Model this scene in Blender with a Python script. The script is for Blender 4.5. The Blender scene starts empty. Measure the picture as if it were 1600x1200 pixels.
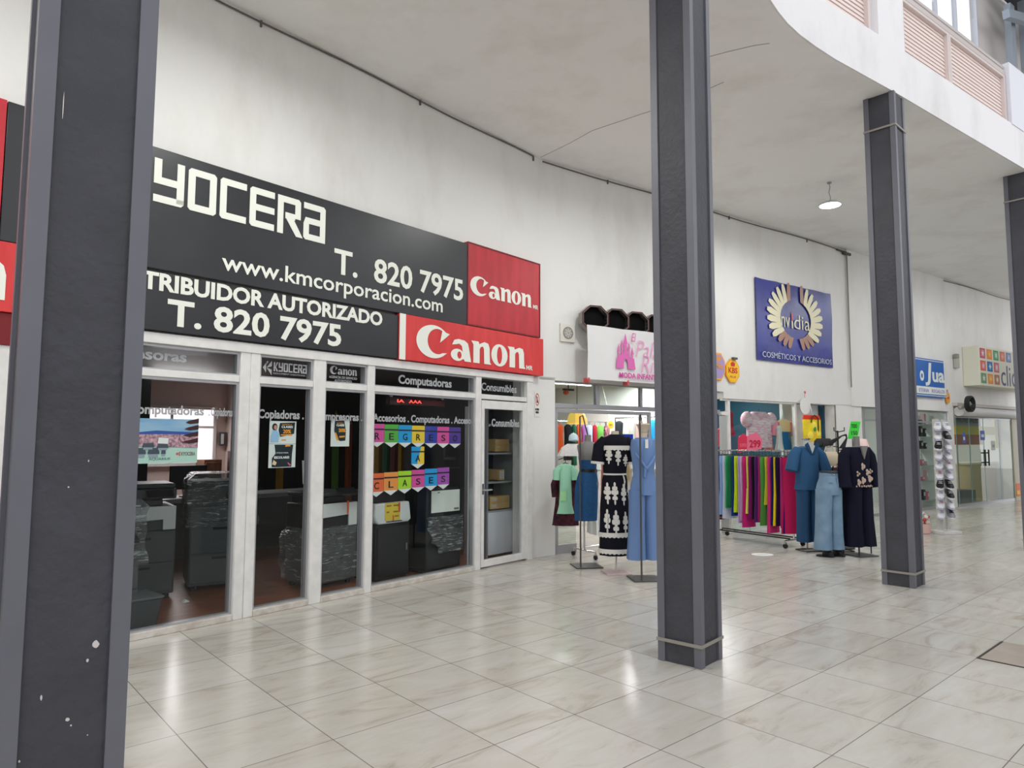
import bpy, math, random
from mathutils import Matrix, Vector
random.seed(7)
S = bpy.context.scene
C = S.collection
PI = math.pi
R = math.radians

# ------------------------------------------------------------------ camera, sky, exposure
cam = bpy.data.cameras.new('camera'); cam.sensor_fit = 'HORIZONTAL'; cam.sensor_width = 36.0
cam.lens = 36.0 * 1076.0 / 1600.0; cam.clip_start = 0.05; cam.clip_end = 200
camo = bpy.data.objects.new('camera', cam); C.objects.link(camo)
pitch, roll = 0.0809, 0.003
cp, sp = math.cos(pitch), math.sin(pitch); cr, sr = math.cos(roll), math.sin(roll)
r0 = Vector((1, 0, 0)); u0 = Vector((0, -sp, cp)); f0 = Vector((0, cp, sp))
rr = cr * r0 + sr * u0; uu = -sr * r0 + cr * u0
m = Matrix.Identity(4)
for i in range(3):
    m[i][0] = rr[i]; m[i][1] = uu[i]; m[i][2] = -f0[i]
m[2][3] = 1.57
camo.matrix_world = m
S.camera = camo

W = bpy.data.worlds.new('sky'); S.world = W; W.use_nodes = True
wn = W.node_tree.nodes; wl = W.node_tree.links
bg = wn['Background']; bg.inputs['Color'].default_value = (0.94, 0.965, 1.0, 1)
tcw = wn.new('ShaderNodeTexCoord'); sx = wn.new('ShaderNodeSeparateXYZ'); mrw = wn.new('ShaderNodeMapRange')   # daylight comes mostly from the glazed sides of the hall
wl.new(tcw.outputs['Generated'], sx.inputs[0]); wl.new(sx.outputs['Z'], mrw.inputs['Value'])
mrw.inputs['From Min'].default_value = 0.05; mrw.inputs['From Max'].default_value = 0.75; mrw.inputs['To Min'].default_value = 1.75; mrw.inputs['To Max'].default_value = 0.75
wl.new(mrw.outputs[0], bg.inputs['Strength'])
S.view_settings.view_transform = 'Standard'; S.view_settings.look = 'None'
S.view_settings.gamma = 1.0; S.view_settings.use_curve_mapping = False
S.view_settings.exposure = 0.32
LAMP_W = 36.0          # pendant flood lamps under the gallery slab
TUBE_E = 9.0
TUBE_W = 30.0          # fluorescent tubes in the shops

# ------------------------------------------------------------------ frames of the two shop fronts
class Fr:
    def __init__(s, ox, oy, ang): s.o = Vector((ox, oy, 0)); s.a = ang
    def w(s, x, y, z=0):
        c, n = math.cos(s.a), math.sin(s.a)
        return Vector((s.o.x + c * x - n * y, s.o.y + n * x + c * y, z))
FA = Fr(-2.974, 5.533, math.atan2(.759, .651))       # first shop front: x along it, y into the shop
b0 = FA.w(5.15, 0)
FB = Fr(b0.x, b0.y, R(35.2))                          # second wall, after the bend
FW = Fr(0, 0, 0)
CEIL = 5.53

# ------------------------------------------------------------------ materials
def lin(c):
    o = []
    for v in c[:3]:
        v = v / 255.0
        o.append(v / 12.92 if v <= 0.04045 else ((v + 0.055) / 1.055) ** 2.4)
    return (o[0], o[1], o[2], 1.0)
MC = {}
def mat(name, col=(200, 200, 200), rough=0.6, spec=0.4, metal=0.0, var=0.0, vs=6.0, bump=0.0, bs=40.0, col2=None, stretch=None, emit=0.0):
    if name in MC: return MC[name]
    M_ = bpy.data.materials.new(name); M_.use_nodes = True
    n = M_.node_tree.nodes; l = M_.node_tree.links; b = n['Principled BSDF']
    b.inputs['Roughness'].default_value = rough; b.inputs['Metallic'].default_value = metal
    b.inputs['Specular IOR Level'].default_value = spec
    c = lin(col); b.inputs['Base Color'].default_value = c
    if emit:
        b.inputs['Emission Color'].default_value = c; b.inputs['Emission Strength'].default_value = emit
    if var or col2 or bump:
        tc = n.new('ShaderNodeTexCoord'); mp = n.new('ShaderNodeMapping'); l.new(tc.outputs['Object'], mp.inputs[0])
        if stretch: mp.inputs['Scale'].default_value = stretch
    if var or col2:
        t = n.new('ShaderNodeTexNoise'); t.inputs['Scale'].default_value = vs; t.inputs['Detail'].default_value = 6
        l.new(mp.outputs[0], t.inputs['Vector'])
        rp = n.new('ShaderNodeValToRGB'); rp.color_ramp.elements[0].position = 0.35; rp.color_ramp.elements[1].position = 0.68
        if col2: ca, cb = lin(col2), c
        else:
            ca = tuple(x * (1 - var) for x in c[:3]) + (1,); cb = tuple(min(1, x * (1 + var)) for x in c[:3]) + (1,)
        rp.color_ramp.elements[0].color = ca; rp.color_ramp.elements[1].color = cb
        l.new(t.outputs['Fac'], rp.inputs[0]); l.new(rp.outputs[0], b.inputs['Base Color'])
    if bump:
        t2 = n.new('ShaderNodeTexNoise'); t2.inputs['Scale'].default_value = bs; t2.inputs['Detail'].default_value = 5
        l.new(mp.outputs[0], t2.inputs['Vector'])
        bp = n.new('ShaderNodeBump'); bp.inputs['Strength'].default_value = bump; bp.inputs['Distance'].default_value = 0.02
        l.new(t2.outputs['Fac'], bp.inputs['Height']); l.new(bp.outputs[0], b.inputs['Normal'])
    MC[name] = M_; return M_
def emat(name, col, st):
    if name in MC: return MC[name]
    M_ = bpy.data.materials.new(name); M_.use_nodes = True
    n = M_.node_tree.nodes; l = M_.node_tree.links; n.remove(n['Principled BSDF'])
    e = n.new('ShaderNodeEmission'); e.inputs[0].default_value = lin(col); e.inputs[1].default_value = st
    l.new(e.outputs[0], n['Material Output'].inputs[0]); MC[name] = M_; return M_
def glassmat(name, tint=(235, 240, 240), ior=1.45, wrinkle=0.0, scale=20, rough=0.0, haze=0.0):
    if name in MC: return MC[name]
    M_ = bpy.data.materials.new(name); M_.use_nodes = True
    n = M_.node_tree.nodes; l = M_.node_tree.links; n.remove(n['Principled BSDF'])
    tr = n.new('ShaderNodeBsdfTransparent'); tr.inputs[0].default_value = lin(tint)
    g = n.new('ShaderNodeBsdfGlossy'); g.inputs['Roughness'].default_value = rough; g.inputs[0].default_value = (1, 1, 1, 1)
    fr = n.new('ShaderNodeFresnel'); fr.inputs[0].default_value = ior
    ge_ = n.new('ShaderNodeNewGeometry'); iv = n.new('ShaderNodeMath'); iv.operation = 'SUBTRACT'; iv.inputs[0].default_value = 1.0; l.new(ge_.outputs['Backfacing'], iv.inputs[1])
    mu = n.new('ShaderNodeMath'); mu.operation = 'MULTIPLY'; l.new(fr.outputs[0], mu.inputs[0]); l.new(iv.outputs[0], mu.inputs[1])
    mx = n.new('ShaderNodeMixShader'); l.new(mu.outputs[0], mx.inputs[0]); l.new(tr.outputs[0], mx.inputs[1]); l.new(g.outputs[0], mx.inputs[2])
    out = mx
    if wrinkle:
        tc = n.new('ShaderNodeTexCoord'); mp = n.new('ShaderNodeMapping'); mp.inputs['Scale'].default_value = (.7, .7, 5.5)
        l.new(tc.outputs['Object'], mp.inputs[0])
        t = n.new('ShaderNodeTexNoise'); t.inputs['Scale'].default_value = scale; t.inputs['Detail'].default_value = 6; t.inputs['Distortion'].default_value = 1.5
        l.new(mp.outputs[0], t.inputs['Vector'])
        bp = n.new('ShaderNodeBump'); bp.inputs['Strength'].default_value = wrinkle; bp.inputs['Distance'].default_value = 0.05
        l.new(t.outputs['Fac'], bp.inputs['Height']); l.new(bp.outputs[0], g.inputs['Normal']); l.new(bp.outputs[0], fr.inputs['Normal'])
        d = n.new('ShaderNodeBsdfDiffuse'); d.inputs[0].default_value = lin((206, 208, 208))  # pale diffuse streaks paint the highlights along the film wrinkles
        rp = n.new('ShaderNodeValToRGB'); rp.color_ramp.elements[0].position = .54; rp.color_ramp.elements[1].position = .68
        rp.color_ramp.elements[0].color = (haze, haze, haze, 1); rp.color_ramp.elements[1].color = (haze + .42, haze + .42, haze + .42, 1)
        l.new(t.outputs['Fac'], rp.inputs[0])
        m2 = n.new('ShaderNodeMixShader'); l.new(rp.outputs[0], m2.inputs[0]); l.new(mx.outputs[0], m2.inputs[1]); l.new(d.outputs[0], m2.inputs[2]); out = m2
    l.new(out.outputs[0], n['Material Output'].inputs[0]); MC[name] = M_; return M_

def wallmat(name, col, dirt):
    """white paint with faint grime, drips and roller marks"""
    M_ = mat(name, col, 0.55, 0.35, bump=0.12, bs=18)
    n = M_.node_tree.nodes; l = M_.node_tree.links; b = n['Principled BSDF']
    tc = n.new('ShaderNodeTexCoord'); mp = n.new('ShaderNodeMapping'); mp.inputs['Scale'].default_value = (1.1, 1.1, .45)
    l.new(tc.outputs['Object'], mp.inputs[0])
    t = n.new('ShaderNodeTexNoise'); t.inputs['Scale'].default_value = 1.3; t.inputs['Detail'].default_value = 9; t.inputs['Roughness'].default_value = .62
    l.new(mp.outputs[0], t.inputs['Vector'])
    rp = n.new('ShaderNodeValToRGB'); rp.color_ramp.elements[0].position = .3; rp.color_ramp.elements[1].position = .52
    c = lin(col); rp.color_ramp.elements[0].color = lin(dirt); rp.color_ramp.elements[1].color = c
    l.new(t.outputs['Fac'], rp.inputs[0]); l.new(rp.outputs[0], b.inputs['Base Color'])
    return M_

def tilemat():
    M_ = mat('floor_tile', (198, 194, 184), 0.2, 0.5)
    n = M_.node_tree.nodes; l = M_.node_tree.links; b = n['Principled BSDF']
    tc = n.new('ShaderNodeTexCoord')
    br = n.new('ShaderNodeTexBrick'); br.offset = 0.0; br.squash = 1.0
    br.inputs['Scale'].default_value = 1.0; br.inputs['Brick Width'].default_value = .6; br.inputs['Row Height'].default_value = .6
    br.inputs['Mortar Size'].default_value = .0026; br.inputs['Mortar Smooth'].default_value = .1; br.inputs['Bias'].default_value = 0
    br.inputs['Color1'].default_value = (0, 0, 0, 1); br.inputs['Color2'].default_value = (1, 1, 1, 1); br.inputs['Mortar'].default_value = (.5, .5, .5, 1)
    l.new(tc.outputs['Object'], br.inputs['Vector'])
    # veins: a stretched noise shifted by each tile's own value
    sh = n.new('ShaderNodeVectorMath'); sh.operation = 'SCALE'; sh.inputs[3].default_value = 37.0
    l.new(br.outputs['Color'], sh.inputs[0])
    ad = n.new('ShaderNodeVectorMath'); ad.operation = 'ADD'; l.new(tc.outputs['Object'], ad.inputs[0]); l.new(sh.outputs[0], ad.inputs[1])
    mp = n.new('ShaderNodeMapping'); mp.inputs['Rotation'].default_value = (0, 0, R(38)); mp.inputs['Scale'].default_value = (1.2, 4.5, 1)
    l.new(ad.outputs[0], mp.inputs[0])
    t = n.new('ShaderNodeTexNoise'); t.inputs['Scale'].default_value = 1.3; t.inputs['Detail'].default_value = 10; t.inputs['Roughness'].default_value = .66; t.inputs['Distortion'].default_value = .9
    l.new(mp.outputs[0], t.inputs['Vector'])
    rp = n.new('ShaderNodeValToRGB'); e = rp.color_ramp.elements
    e[0].position = .28; e[0].color = lin((176, 165, 151)); e[1].position = .66; e[1].color = lin((208, 205, 199))
    k = e.new(.44); k.color = lin((200, 195, 186))
    l.new(t.outputs['Fac'], rp.inputs[0])
    hs = n.new('ShaderNodeMix'); hs.data_type = 'RGBA'; hs.blend_type = 'MULTIPLY'; hs.inputs[0].default_value = 1
    gr = n.new('ShaderNodeValToRGB'); gr.color_ramp.elements[0].color = (.92, .905, .885, 1); gr.color_ramp.elements[1].color = (1, 1, 1, 1)
    l.new(br.outputs['Color'], gr.inputs[0]); l.new(rp.outputs[0], hs.inputs[6]); l.new(gr.outputs[0], hs.inputs[7])
    mx = n.new('ShaderNodeMix'); mx.data_type = 'RGBA'; l.new(br.outputs['Fac'], mx.inputs[0]); l.new(hs.outputs[2], mx.inputs[6]); mx.inputs[7].default_value = lin((112, 106, 98))
    l.new(mx.outputs[2], b.inputs['Base Color'])
    rm = n.new('ShaderNodeMapRange'); rm.inputs['To Min'].default_value = .13; rm.inputs['To Max'].default_value = .28
    l.new(t.outputs['Fac'], rm.inputs['Value']); l.new(rm.outputs[0], b.inputs['Roughness'])
    return M_

# ------------------------------------------------------------------ mesh builder
class MB:
    def __init__(s): s.v = []; s.f = []; s.mi = []
    def face(s, idx, k=0): s.f.append(tuple(idx)); s.mi.append(k)
    def box(s, x0, x1, y0, y1, z0, z1, k=0):
        b = len(s.v)
        s.v += [(x0, y0, z0), (x1, y0, z0), (x1, y1, z0), (x0, y1, z0), (x0, y0, z1), (x1, y0, z1), (x1, y1, z1), (x0, y1, z1)]
        for q in ((0, 3, 2, 1), (4, 5, 6, 7), (0, 1, 5, 4), (1, 2, 6, 5), (2, 3, 7, 6), (3, 0, 4, 7)): s.face([b + i for i in q], k)
        return s
    def loft(s, rings, k=0, caps=True):
        b = len(s.v); n = len(rings[0])
        for r_ in rings: s.v += [tuple(p) for p in r_]
        for i in range(len(rings) - 1):
            for j in range(n):
                j2 = (j + 1) % n
                s.face((b + i * n + j, b + i * n + j2, b + (i + 1) * n + j2, b + (i + 1) * n + j), k)
        if caps:
            s.face([b + j for j in range(n)][::-1], k); s.face([b + (len(rings) - 1) * n + j for j in range(n)], k)
        return s
    def plan(s, pts, z0, z1, k=0):
        return s.loft([[(x, y, z0) for x, y in pts], [(x, y, z1) for x, y in pts]], k)
    def prism(s, pts, y0, y1, k=0):           # outline in x,z pushed along y
        return s.loft([[(x, y1, z) for x, z in pts], [(x, y0, z) for x, z in pts]], k)
    def tube(s, path, rad, n=10, k=0, flat=1.0):
        P = [Vector(p) for p in path]; rs = rad if isinstance(rad, (list, tuple)) else [rad] * len(P); rings = []
        up = None
        for i, p in enumerate(P):
            t = (P[min(i + 1, len(P) - 1)] - P[max(i - 1, 0)]).normalized()
            a = Vector((0, 0, 1)) if abs(t.z) < .95 else Vector((0, 1, 0))
            if up is None: up = a
            e1 = t.cross(up)
            if e1.length < 1e-3: e1 = t.cross(Vector((1, 0, 0)))
            e1.normalize(); e2 = e1.cross(t).normalized(); up = e2
            rings.append([p + (e1 * math.cos(2 * PI * j / n) + e2 * flat * math.sin(2 * PI * j / n)) * rs[i] for j in range(n)])
        return s.loft([list(reversed(r_)) for r_ in rings], k)
    def lathe(s, prof, cx=0, cy=0, n=24, k=0):
        rings = [[(cx + r_ * math.cos(2 * PI * j / n), cy + r_ * math.sin(2 * PI * j / n), z) for j in range(n)] for r_, z in prof]
        return s.loft(rings, k)
    def cloth(s, lv, n=36, k=0, ph=0.0, caps=True):
        """lv: (z, cx, cy, rx, ry, fold, count) rings of draped cloth"""
        rings = []
        for z, cx, cy, rx, ry, am, nf in lv:
            ring = []
            for j in range(n):
                th = 2 * PI * j / n
                q = 1 + am * math.sin(nf * th + ph) + am * .4 * math.sin((nf * 2 + 1) * th + 1.3 + ph)
                ring.append((cx + rx * q * math.cos(th), cy + ry * q * math.sin(th), z))
            rings.append(ring)
        if lv[0][0] > lv[-1][0]: rings.reverse()
        return s.loft(rings, k, caps)
    def ball(s, c, rx, ry, rz, n=14, k=0):
        rings = []
        for i in range(1, n):
            a = -PI / 2 + PI * i / n
            rings.append([(c[0] + rx * math.cos(a) * math.cos(2 * PI * j / n), c[1] + ry * math.cos(a) * math.sin(2 * PI * j / n), c[2] + rz * math.sin(a)) for j in range(n)])
        return s.loft(rings, k)
    def xf(s, M4, start=0):
        for i in range(start, len(s.v)):
            s.v[i] = tuple(M4 @ Vector(s.v[i]))
        return s

def mesh_from(mb, name, mats, ang=0.6):
    me = bpy.data.meshes.new(name); me.from_pydata([tuple(v) for v in mb.v], [], mb.f); me.update()
    mats = mats if isinstance(mats, (list, tuple)) else [mats]
    for x in mats: me.materials.append(x)
    me.polygons.foreach_set('material_index', mb.mi)
    me.polygons.foreach_set('use_smooth', [True] * len(me.polygons))
    me.set_sharp_from_angle(angle=ang)
    return me
def obj(name, mb, mats, parent=None, fr=None, at=(0, 0, 0), rot=0.0, bevel=0.0, label=None, cat=None, group=None, kind=None, ang=0.6):
    me = mb if isinstance(mb, bpy.types.Mesh) else mesh_from(mb, name, mats, ang)
    o = bpy.data.objects.new(name, me); C.objects.link(o)
    if parent: o.parent = parent; o.location = at; o.rotation_euler = (0, 0, rot)
    elif fr: o.location = fr.w(*at); o.rotation_euler = (0, 0, fr.a + rot)
    else: o.location = at; o.rotation_euler = (0, 0, rot)
    if bevel:
        bv = o.modifiers.new('edge', 'BEVEL'); bv.width = bevel; bv.segments = 2; bv.limit_method = 'ANGLE'; bv.angle_limit = R(50)
    tag(o, label, cat, group, kind); return o
def tag(o, label=None, cat=None, group=None, kind=None):
    if label: o['label'] = label
    if cat: o['category'] = cat
    if group: o['group'] = group
    if kind: o['kind'] = kind
    return o
def thing(name, label, cat, fr=FW, at=(0, 0, 0), rot=0.0, group=None):
    o = bpy.data.objects.new(name, None); o.empty_display_size = .1; C.objects.link(o)
    o.location = fr.w(*at); o.rotation_euler = (0, 0, fr.a + rot)
    return tag(o, label, cat, group)
def struct(name, mb, m_, fr=None, at=(0, 0, 0), rot=0.0, parent=None, bevel=0.0):
    return obj(name, mb, m_, parent, fr, at, rot, bevel, kind=None if parent else 'structure')
def sroot(name, fr, at=(0, 0, 0)):
    o = bpy.data.objects.new(name, None); C.objects.link(o); o.location = fr.w(*at); o.rotation_euler = (0, 0, fr.a); o['kind'] = 'structure'; return o

# lettering: a font or outline curve turned into a thin mesh and fitted to a box in x,z
def _fit(me, box, y, ext, sh=0.0):
    xs = [v.co.x for v in me.vertices]; ys = [v.co.y for v in me.vertices]; zs = [v.co.z for v in me.vertices]
    x0, x1, y0, y1 = min(xs), max(xs), min(ys), max(ys); zt = max(zs); zb = min(zs)
    bx0, bx1, bz0, bz1 = box
    if bx1 is None: bx1 = bx0 + (x1 - x0) * (bz1 - bz0) / (y1 - y0)
    for v in me.vertices:
        x = bx0 + (v.co.x - x0) / max(1e-6, x1 - x0) * (bx1 - bx0); z = bz0 + (v.co.y - y0) / max(1e-6, y1 - y0) * (bz1 - bz0)
        d = 0 if zt - zb < 1e-6 else (v.co.z - zb) / (zt - zb) * ext
        v.co = (x, y - d, z)
def _curve_mesh(cu, name):
    o = bpy.data.objects.new('tmp', cu); C.objects.link(o)
    bpy.context.view_layer.update(); dg = bpy.context.evaluated_depsgraph_get()
    me = bpy.data.meshes.new_from_object(o.evaluated_get(dg)); me.name = name
    bpy.data.objects.remove(o); bpy.data.curves.remove(cu); return me
def text(parent, s_, box, y, m_, bold=0.0, ext=.002, name='lettering', shear=0.0, space=1.0):
    cu = bpy.data.curves.new('t', 'FONT'); cu.body = s_; cu.size = 1; cu.offset = bold; cu.extrude = .01; cu.shear = shear; cu.resolution_u = 3
    cu.space_character = space; cu.align_x = 'CENTER'
    me = _curve_mesh(cu, name); me.materials.clear(); me.materials.append(m_)
    _fit(me, box, y, ext)
    o = bpy.data.objects.new(name, me); C.objects.link(o); o.parent = parent; return o
def shape(parent, polys, box, y, m_, ext=.002, name='emblem'):
    cu = bpy.data.curves.new('p', 'CURVE'); cu.dimensions = '2D'; cu.fill_mode = 'BOTH'; cu.extrude = .01
    for p in polys:
        sp_ = cu.splines.new('POLY'); sp_.points.add(len(p) - 1); sp_.use_cyclic_u = True
        for i, q in enumerate(p): sp_.points[i].co = (q[0], q[1], 0, 1)
    me = _curve_mesh(cu, name); me.materials.clear(); me.materials.append(m_)
    if box: _fit(me, box, y, ext)
    else:
        for v in me.vertices: v.co = (v.co.x, y - (ext if v.co.z > 0 else 0), v.co.y)
    o = bpy.data.objects.new(name, me); C.objects.link(o); o.parent = parent; return o
def arc(cx, cy, rx, ry, a0, a1, n=24): return [(cx + rx * math.cos(R(a0 + (a1 - a0) * i / n)), cy + ry * math.sin(R(a0 + (a1 - a0) * i / n))) for i in range(n + 1)]

# ------------------------------------------------------------------ palette
white_wall = wallmat('white_wall_paint', (233, 231, 228), (222, 219, 215))
white_slab = wallmat('white_slab_paint', (244, 244, 242), (235, 233, 229))
white_frame = mat('white_frame_paint', (226, 223, 220), .4, .4, var=.06, vs=9)
sill_m = mat('chipped_sill', (214, 208, 200), .6, .3, col2=(186, 176, 166), vs=11, stretch=(1, 1, 1))
glass = glassmat('shop_glass', (247, 250, 250), 1.4)
clear = glassmat('clear_glass', (236, 242, 240))
film = glassmat('stretch_film', (214, 216, 216), 1.5, wrinkle=.9, scale=9, rough=.12, haze=.06)
black = mat('black_plastic', (26, 27, 29), .45)
blacks = mat('black_sign_vinyl', (33, 33, 37), .36, .5, var=.18, vs=2.5)
char = mat('charcoal_plastic', (58, 60, 62), .5)
dkgrey = mat('dark_grey_plastic', (78, 80, 82), .5)
greyw = mat('light_grey_plastic', (206, 208, 206), .45)
whitep = mat('white_plastic', (232, 233, 230), .45)
paper = mat('white_paper', (232, 232, 228), .8, .2)
chrome = mat('chrome', (200, 200, 202), .22, .5, 1.0)
steel = mat('brushed_steel', (150, 152, 154), .35, .5, .9)
alu = mat('aluminium_frame', (182, 182, 186), .38, .5, .55)
ltr = mat('sign_white', (238, 238, 228), .5)
vinyl = mat('grey_vinyl', (168, 170, 172), .7, .2)
red_s = mat('faded_red_vinyl', (198, 44, 56), .4, .4, col2=(176, 34, 46), vs=3, stretch=(3, 3, .6))
red_b = mat('bright_red_vinyl', (222, 62, 62), .4, .4, col2=(206, 48, 50), vs=3, stretch=(3, 3, .6))
col_panel = mat('column_panel', (68, 68, 74), .55, .35, var=.10, vs=5, bump=.35, bs=26)
col_angle = mat('column_angle_iron', (108, 108, 116), .45, .4, .1, var=.06, vs=3)
band_m = mat('column_band', (150, 145, 136), .5)

# ------------------------------------------------------------------ the setting: floor, slab, walls
g = MB(); g.box(-45, 45, -45, 45, -.12, 0)
struct('floor', g, tilemat(), at=(-1.383, 3.355, 0), rot=R(41.3))

slab_edge = [(-7.2, -3.6), (-1.40, 1.985), (1.30, 4.81), (2.28, 5.89), (2.44, 6.09), (2.60, 6.27), (2.80, 6.46), (3.03, 6.65), (3.34, 6.885), (4.335, 7.563), (4.335 + 22 * math.cos(R(35.3)), 7.563 + 22 * math.sin(R(35.3)))]
a_in = FA.w(-9, .1); b_in = FA.w(5.15, .1); c_in = FB.w(27, .1)
sl = slab_edge + [(c_in.x, c_in.y), (b_in.x, b_in.y), (a_in.x, a_in.y)]
g = MB(); g.plan(sl, CEIL, CEIL + .3)
slab = struct('ceiling', g, white_slab)
crack_m = mat('crack_line', (120, 112, 102), .8)
for pts in (((.40, 9.40), (.75, 8.95), (1.02, 8.55), (1.45, 8.2), (2.0, 7.75), (2.35, 7.35)), ((1.79, 7.05), (2.02, 6.85), (2.2, 6.72), (2.42, 6.63), (2.55, 6.60))):
    g = MB(); g.tube([(x + random.uniform(-.015, .015), y + random.uniform(-.015, .015), CEIL - .0005) for x, y in pts], .0035, 4); obj('crack', g, crack_m, slab)
def offset(pl, d):
    o = []
    for i, p in enumerate(pl):
        a = Vector(pl[max(i - 1, 0)]); b = Vector(pl[min(i + 1, len(pl) - 1)]); t = (b - a).normalized(); o.append((p[0] - t.y * d, p[1] + t.x * d))
    return o
fasc = wallmat('fascia_paint', (236, 233, 234), (222, 218, 217))
out_e = offset(slab_edge, -.02); in_e = offset(slab_edge, .2)
g = MB(); g.plan(out_e + in_e[::-1], CEIL + .002, 6.11)
struct('trim_1', g, fasc)                                   # concrete edge beam of the gallery

def pl(fr, *pp): return [tuple(fr.w(x, y).xy) for x, y in pp]
g = MB()
g.plan(pl(FA, (-9, 0), (5.15, 0), (5.15, .22), (-9, .22)), 2.43, CEIL)
g.plan([tuple(FA.w(4.94, 0).xy), tuple(b0.xy), tuple(FB.w(.27, 0).xy), tuple(FB.w(.27, .24).xy), tuple(FA.w(4.94, .30).xy)], 0, 2.44)
g.plan(pl(FA, (-9, 0), (-3.4, 0), (-3.4, .22), (-9, .22)), 0, 2.44)
struct('wall_left', g, white_wall)
g = MB()
def bw(x0, x1, z0, z1, y0=0, y1=.22): g.plan(pl(FB, (x0, y0), (x1, y0), (x1, y1), (x0, y1)), z0, z1)
bw(0, 3.95, 2.40, CEIL); bw(3.95, 8.0, 2.285, CEIL); bw(8.0, 12.4, 2.30, CEIL); bw(12.4, 16.4, 2.40, CEIL); bw(16.4, 27, 0, CEIL)
bw(7.45, 8.42, 0, 2.30, 0, .5); bw(12.36, 12.62, 0, 2.42, -.02, .3)
bw(8.0, 12.4, 2.28, CEIL, -.03, .0)                          # slightly proud plaster past the joint
struct('wall_back', g, white_wall)

# far side of the atrium, outside the picture: seen only as light and reflections
g = MB(); g.box(14, 14.3, -22, 18, 0, 4.2); struct('wall_right', g, mat('far_wall', (110, 108, 106), .7, var=.15, vs=1))
g = MB(); g.box(-24, 14, -20.3, -20, 0, 4.2); struct('wall_rear', g, mat('far_wall'))

# ------------------------------------------------------------------ columns
marks = mat('paint_chips', (214, 206, 202), .8)
def column(x, y, ang, w, label, chips=False, top_band=True, low_band=True):
    t = thing('steel_column', label, 'column', FW, (x, y, 0), R(ang), 'dark grey columns along the gallery edge')
    h = w / 2; a = .055; H = CEIL - .003
    g = MB(); g.box(-h + .012, h - .012, -h + .012, h - .012, 0, H); obj('panel', g, col_panel, t)
    for sx in (-1, 1):
        for sy in (-1, 1):
            x0, y0 = sx * h, sy * h
            p = [(x0, y0), (x0 - sx * a, y0), (x0 - sx * a, y0 - sy * .016), (x0 - sx * .016, y0 - sy * .016), (x0 - sx * .016, y0 - sy * a), (x0, y0 - sy * a)]
            if sx * sy < 0: p.reverse()
            g = MB(); g.plan(p, .001, H); obj('corner_angle', g, col_angle, t)
    zs = ([.14] if low_band else []) + ([5.12] if top_band else [])
    for z in zs:
        g = MB(); e = h + .008
        g.box(-e, e, -e, -h, z, z + .022); g.box(-e, e, h, e, z, z + .022); g.box(-e, -h, -h, h, z, z + .022); g.box(h, e, -h, h, z, z + .022)
        obj('band', g, band_m, t)
    if chips:
        g = MB()
        for cx, cz, sx, sz in ((.075, .93, .011, .014), (.055, .885, .004, .006), (-.06, .80, .003, .009), (.01, .72, .007, .006), (.02, .70, .003, .003), (-.02, 1.42, .003, .003), (-.09, 2.62, .002, .05), (.03, 1.5, .002, .004), (-.105, .63, .003, .004), (.065, .66, .002, .002)):
            n = 9; g.prism([(cx + sx * (.7 + .3 * random.random()) * math.cos(2 * PI * i / n), cz + sz * (.7 + .3 * random.random()) * math.sin(2 * PI * i / n)) for i in range(n)], -h + .0095, -h + .013)
        obj('paint_chip', g, marks, t, label='bare pale spots where the dark paint has chipped off')
    return t
column(-1.455, 2.28, 40, .335, 'dark grey steel-clad column nearest the camera, at the left edge, with chipped paint', True)
column(1.291, 5.102, 49, .335, 'dark grey column standing on the tiles in the middle of the picture')
column(4.313, 7.723, 43, .33, 'dark grey column under the gallery corner, to the right of the clothes mannequins')
column(7.60, 10.03, 38, .335, 'dark grey column cut by the right edge of the picture')

# ------------------------------------------------------------------ gallery above: louvres, piers, roof
fo = Vector((4.335, 7.563)); FF = Fr(fo.x, fo.y, R(35.3))
louv = mat('pink_louvre', (240, 222, 216), .6)
def louvre(x0, x1, label):
    t = thing('louvred_panel', label, 'louvre', FF, (x0, .02, 6.11), 0, 'pink louvred panels of the gallery rail')
    w = x1 - x0; H = .72
    g = MB(); n = 13
    for i in range(n):
        z = .02 + i * (H - .04) / n
        s0 = len(g.v); g.box(.02, w - .02, -.004, .004, 0, .066); g.xf(Matrix.Translation((0, .045, z)) @ Matrix.Rotation(R(-14), 4, 'X'), s0)
    obj('slat', g, louv, t, kind=None)
    g = MB(); g.box(0, .045, .0, .1, 0, H); g.box(w - .045, w, 0, .1, 0, H); g.box(0.045, w - .045, 0, .1, H - .035, H)
    obj('frame', g, mat('louvre_frame', (214, 200, 196), .5), t)
    g = MB(); g.box(0.02, w - .02, .1, .14, 0, H); obj('backing', g, mat('louvre_back', (236, 218, 210), .7), t)
    return t
louvre(.345, 1.60, 'pink louvred panel right of the gallery pier, next to the joint')
louvre(1.605, 3.40, 'longer pink louvred panel at the far right of the gallery rail')
louvre(-2.3, -.40, 'pink louvred panel left of the gallery pier, cut by the top of the picture')
g = MB(); g.box(-.27, .335, .0, .32, 6.10, 8.6); g.box(-.40, -.27, .08, .32, 6.10, 8.6); struct('wall_gallery', g, fasc, FF)
g = MB(); g.box(3.42, 4.3, -.03, .3, 6.10, 7.02); struct('wall_parapet', g, mat('parapet', (226, 226, 234), .5), FF)
g = MB(); g.tube([(.32, .06, 6.96), (3.44, .06, 6.96)], .035, 10); g.box(.34, 3.42, .02, .12, 6.835, 6.90)
for x in (.9, 2.3): g.box(x - .012, x + .012, .04, .08, 6.9, 6.93)
obj('handrail', g, mat('handrail_paint', (196, 186, 182), .45), fr=FF, label='pale handrail running above the pink louvres', cat='handrail')
g = MB(); g.box(-2.35, -.38, .02, .12, 6.835, 6.90); obj('handrail', g, mat('handrail_paint'), fr=FF, label='pale top rail above the left louvred panel, left of the pier', cat='handrail')
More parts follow.
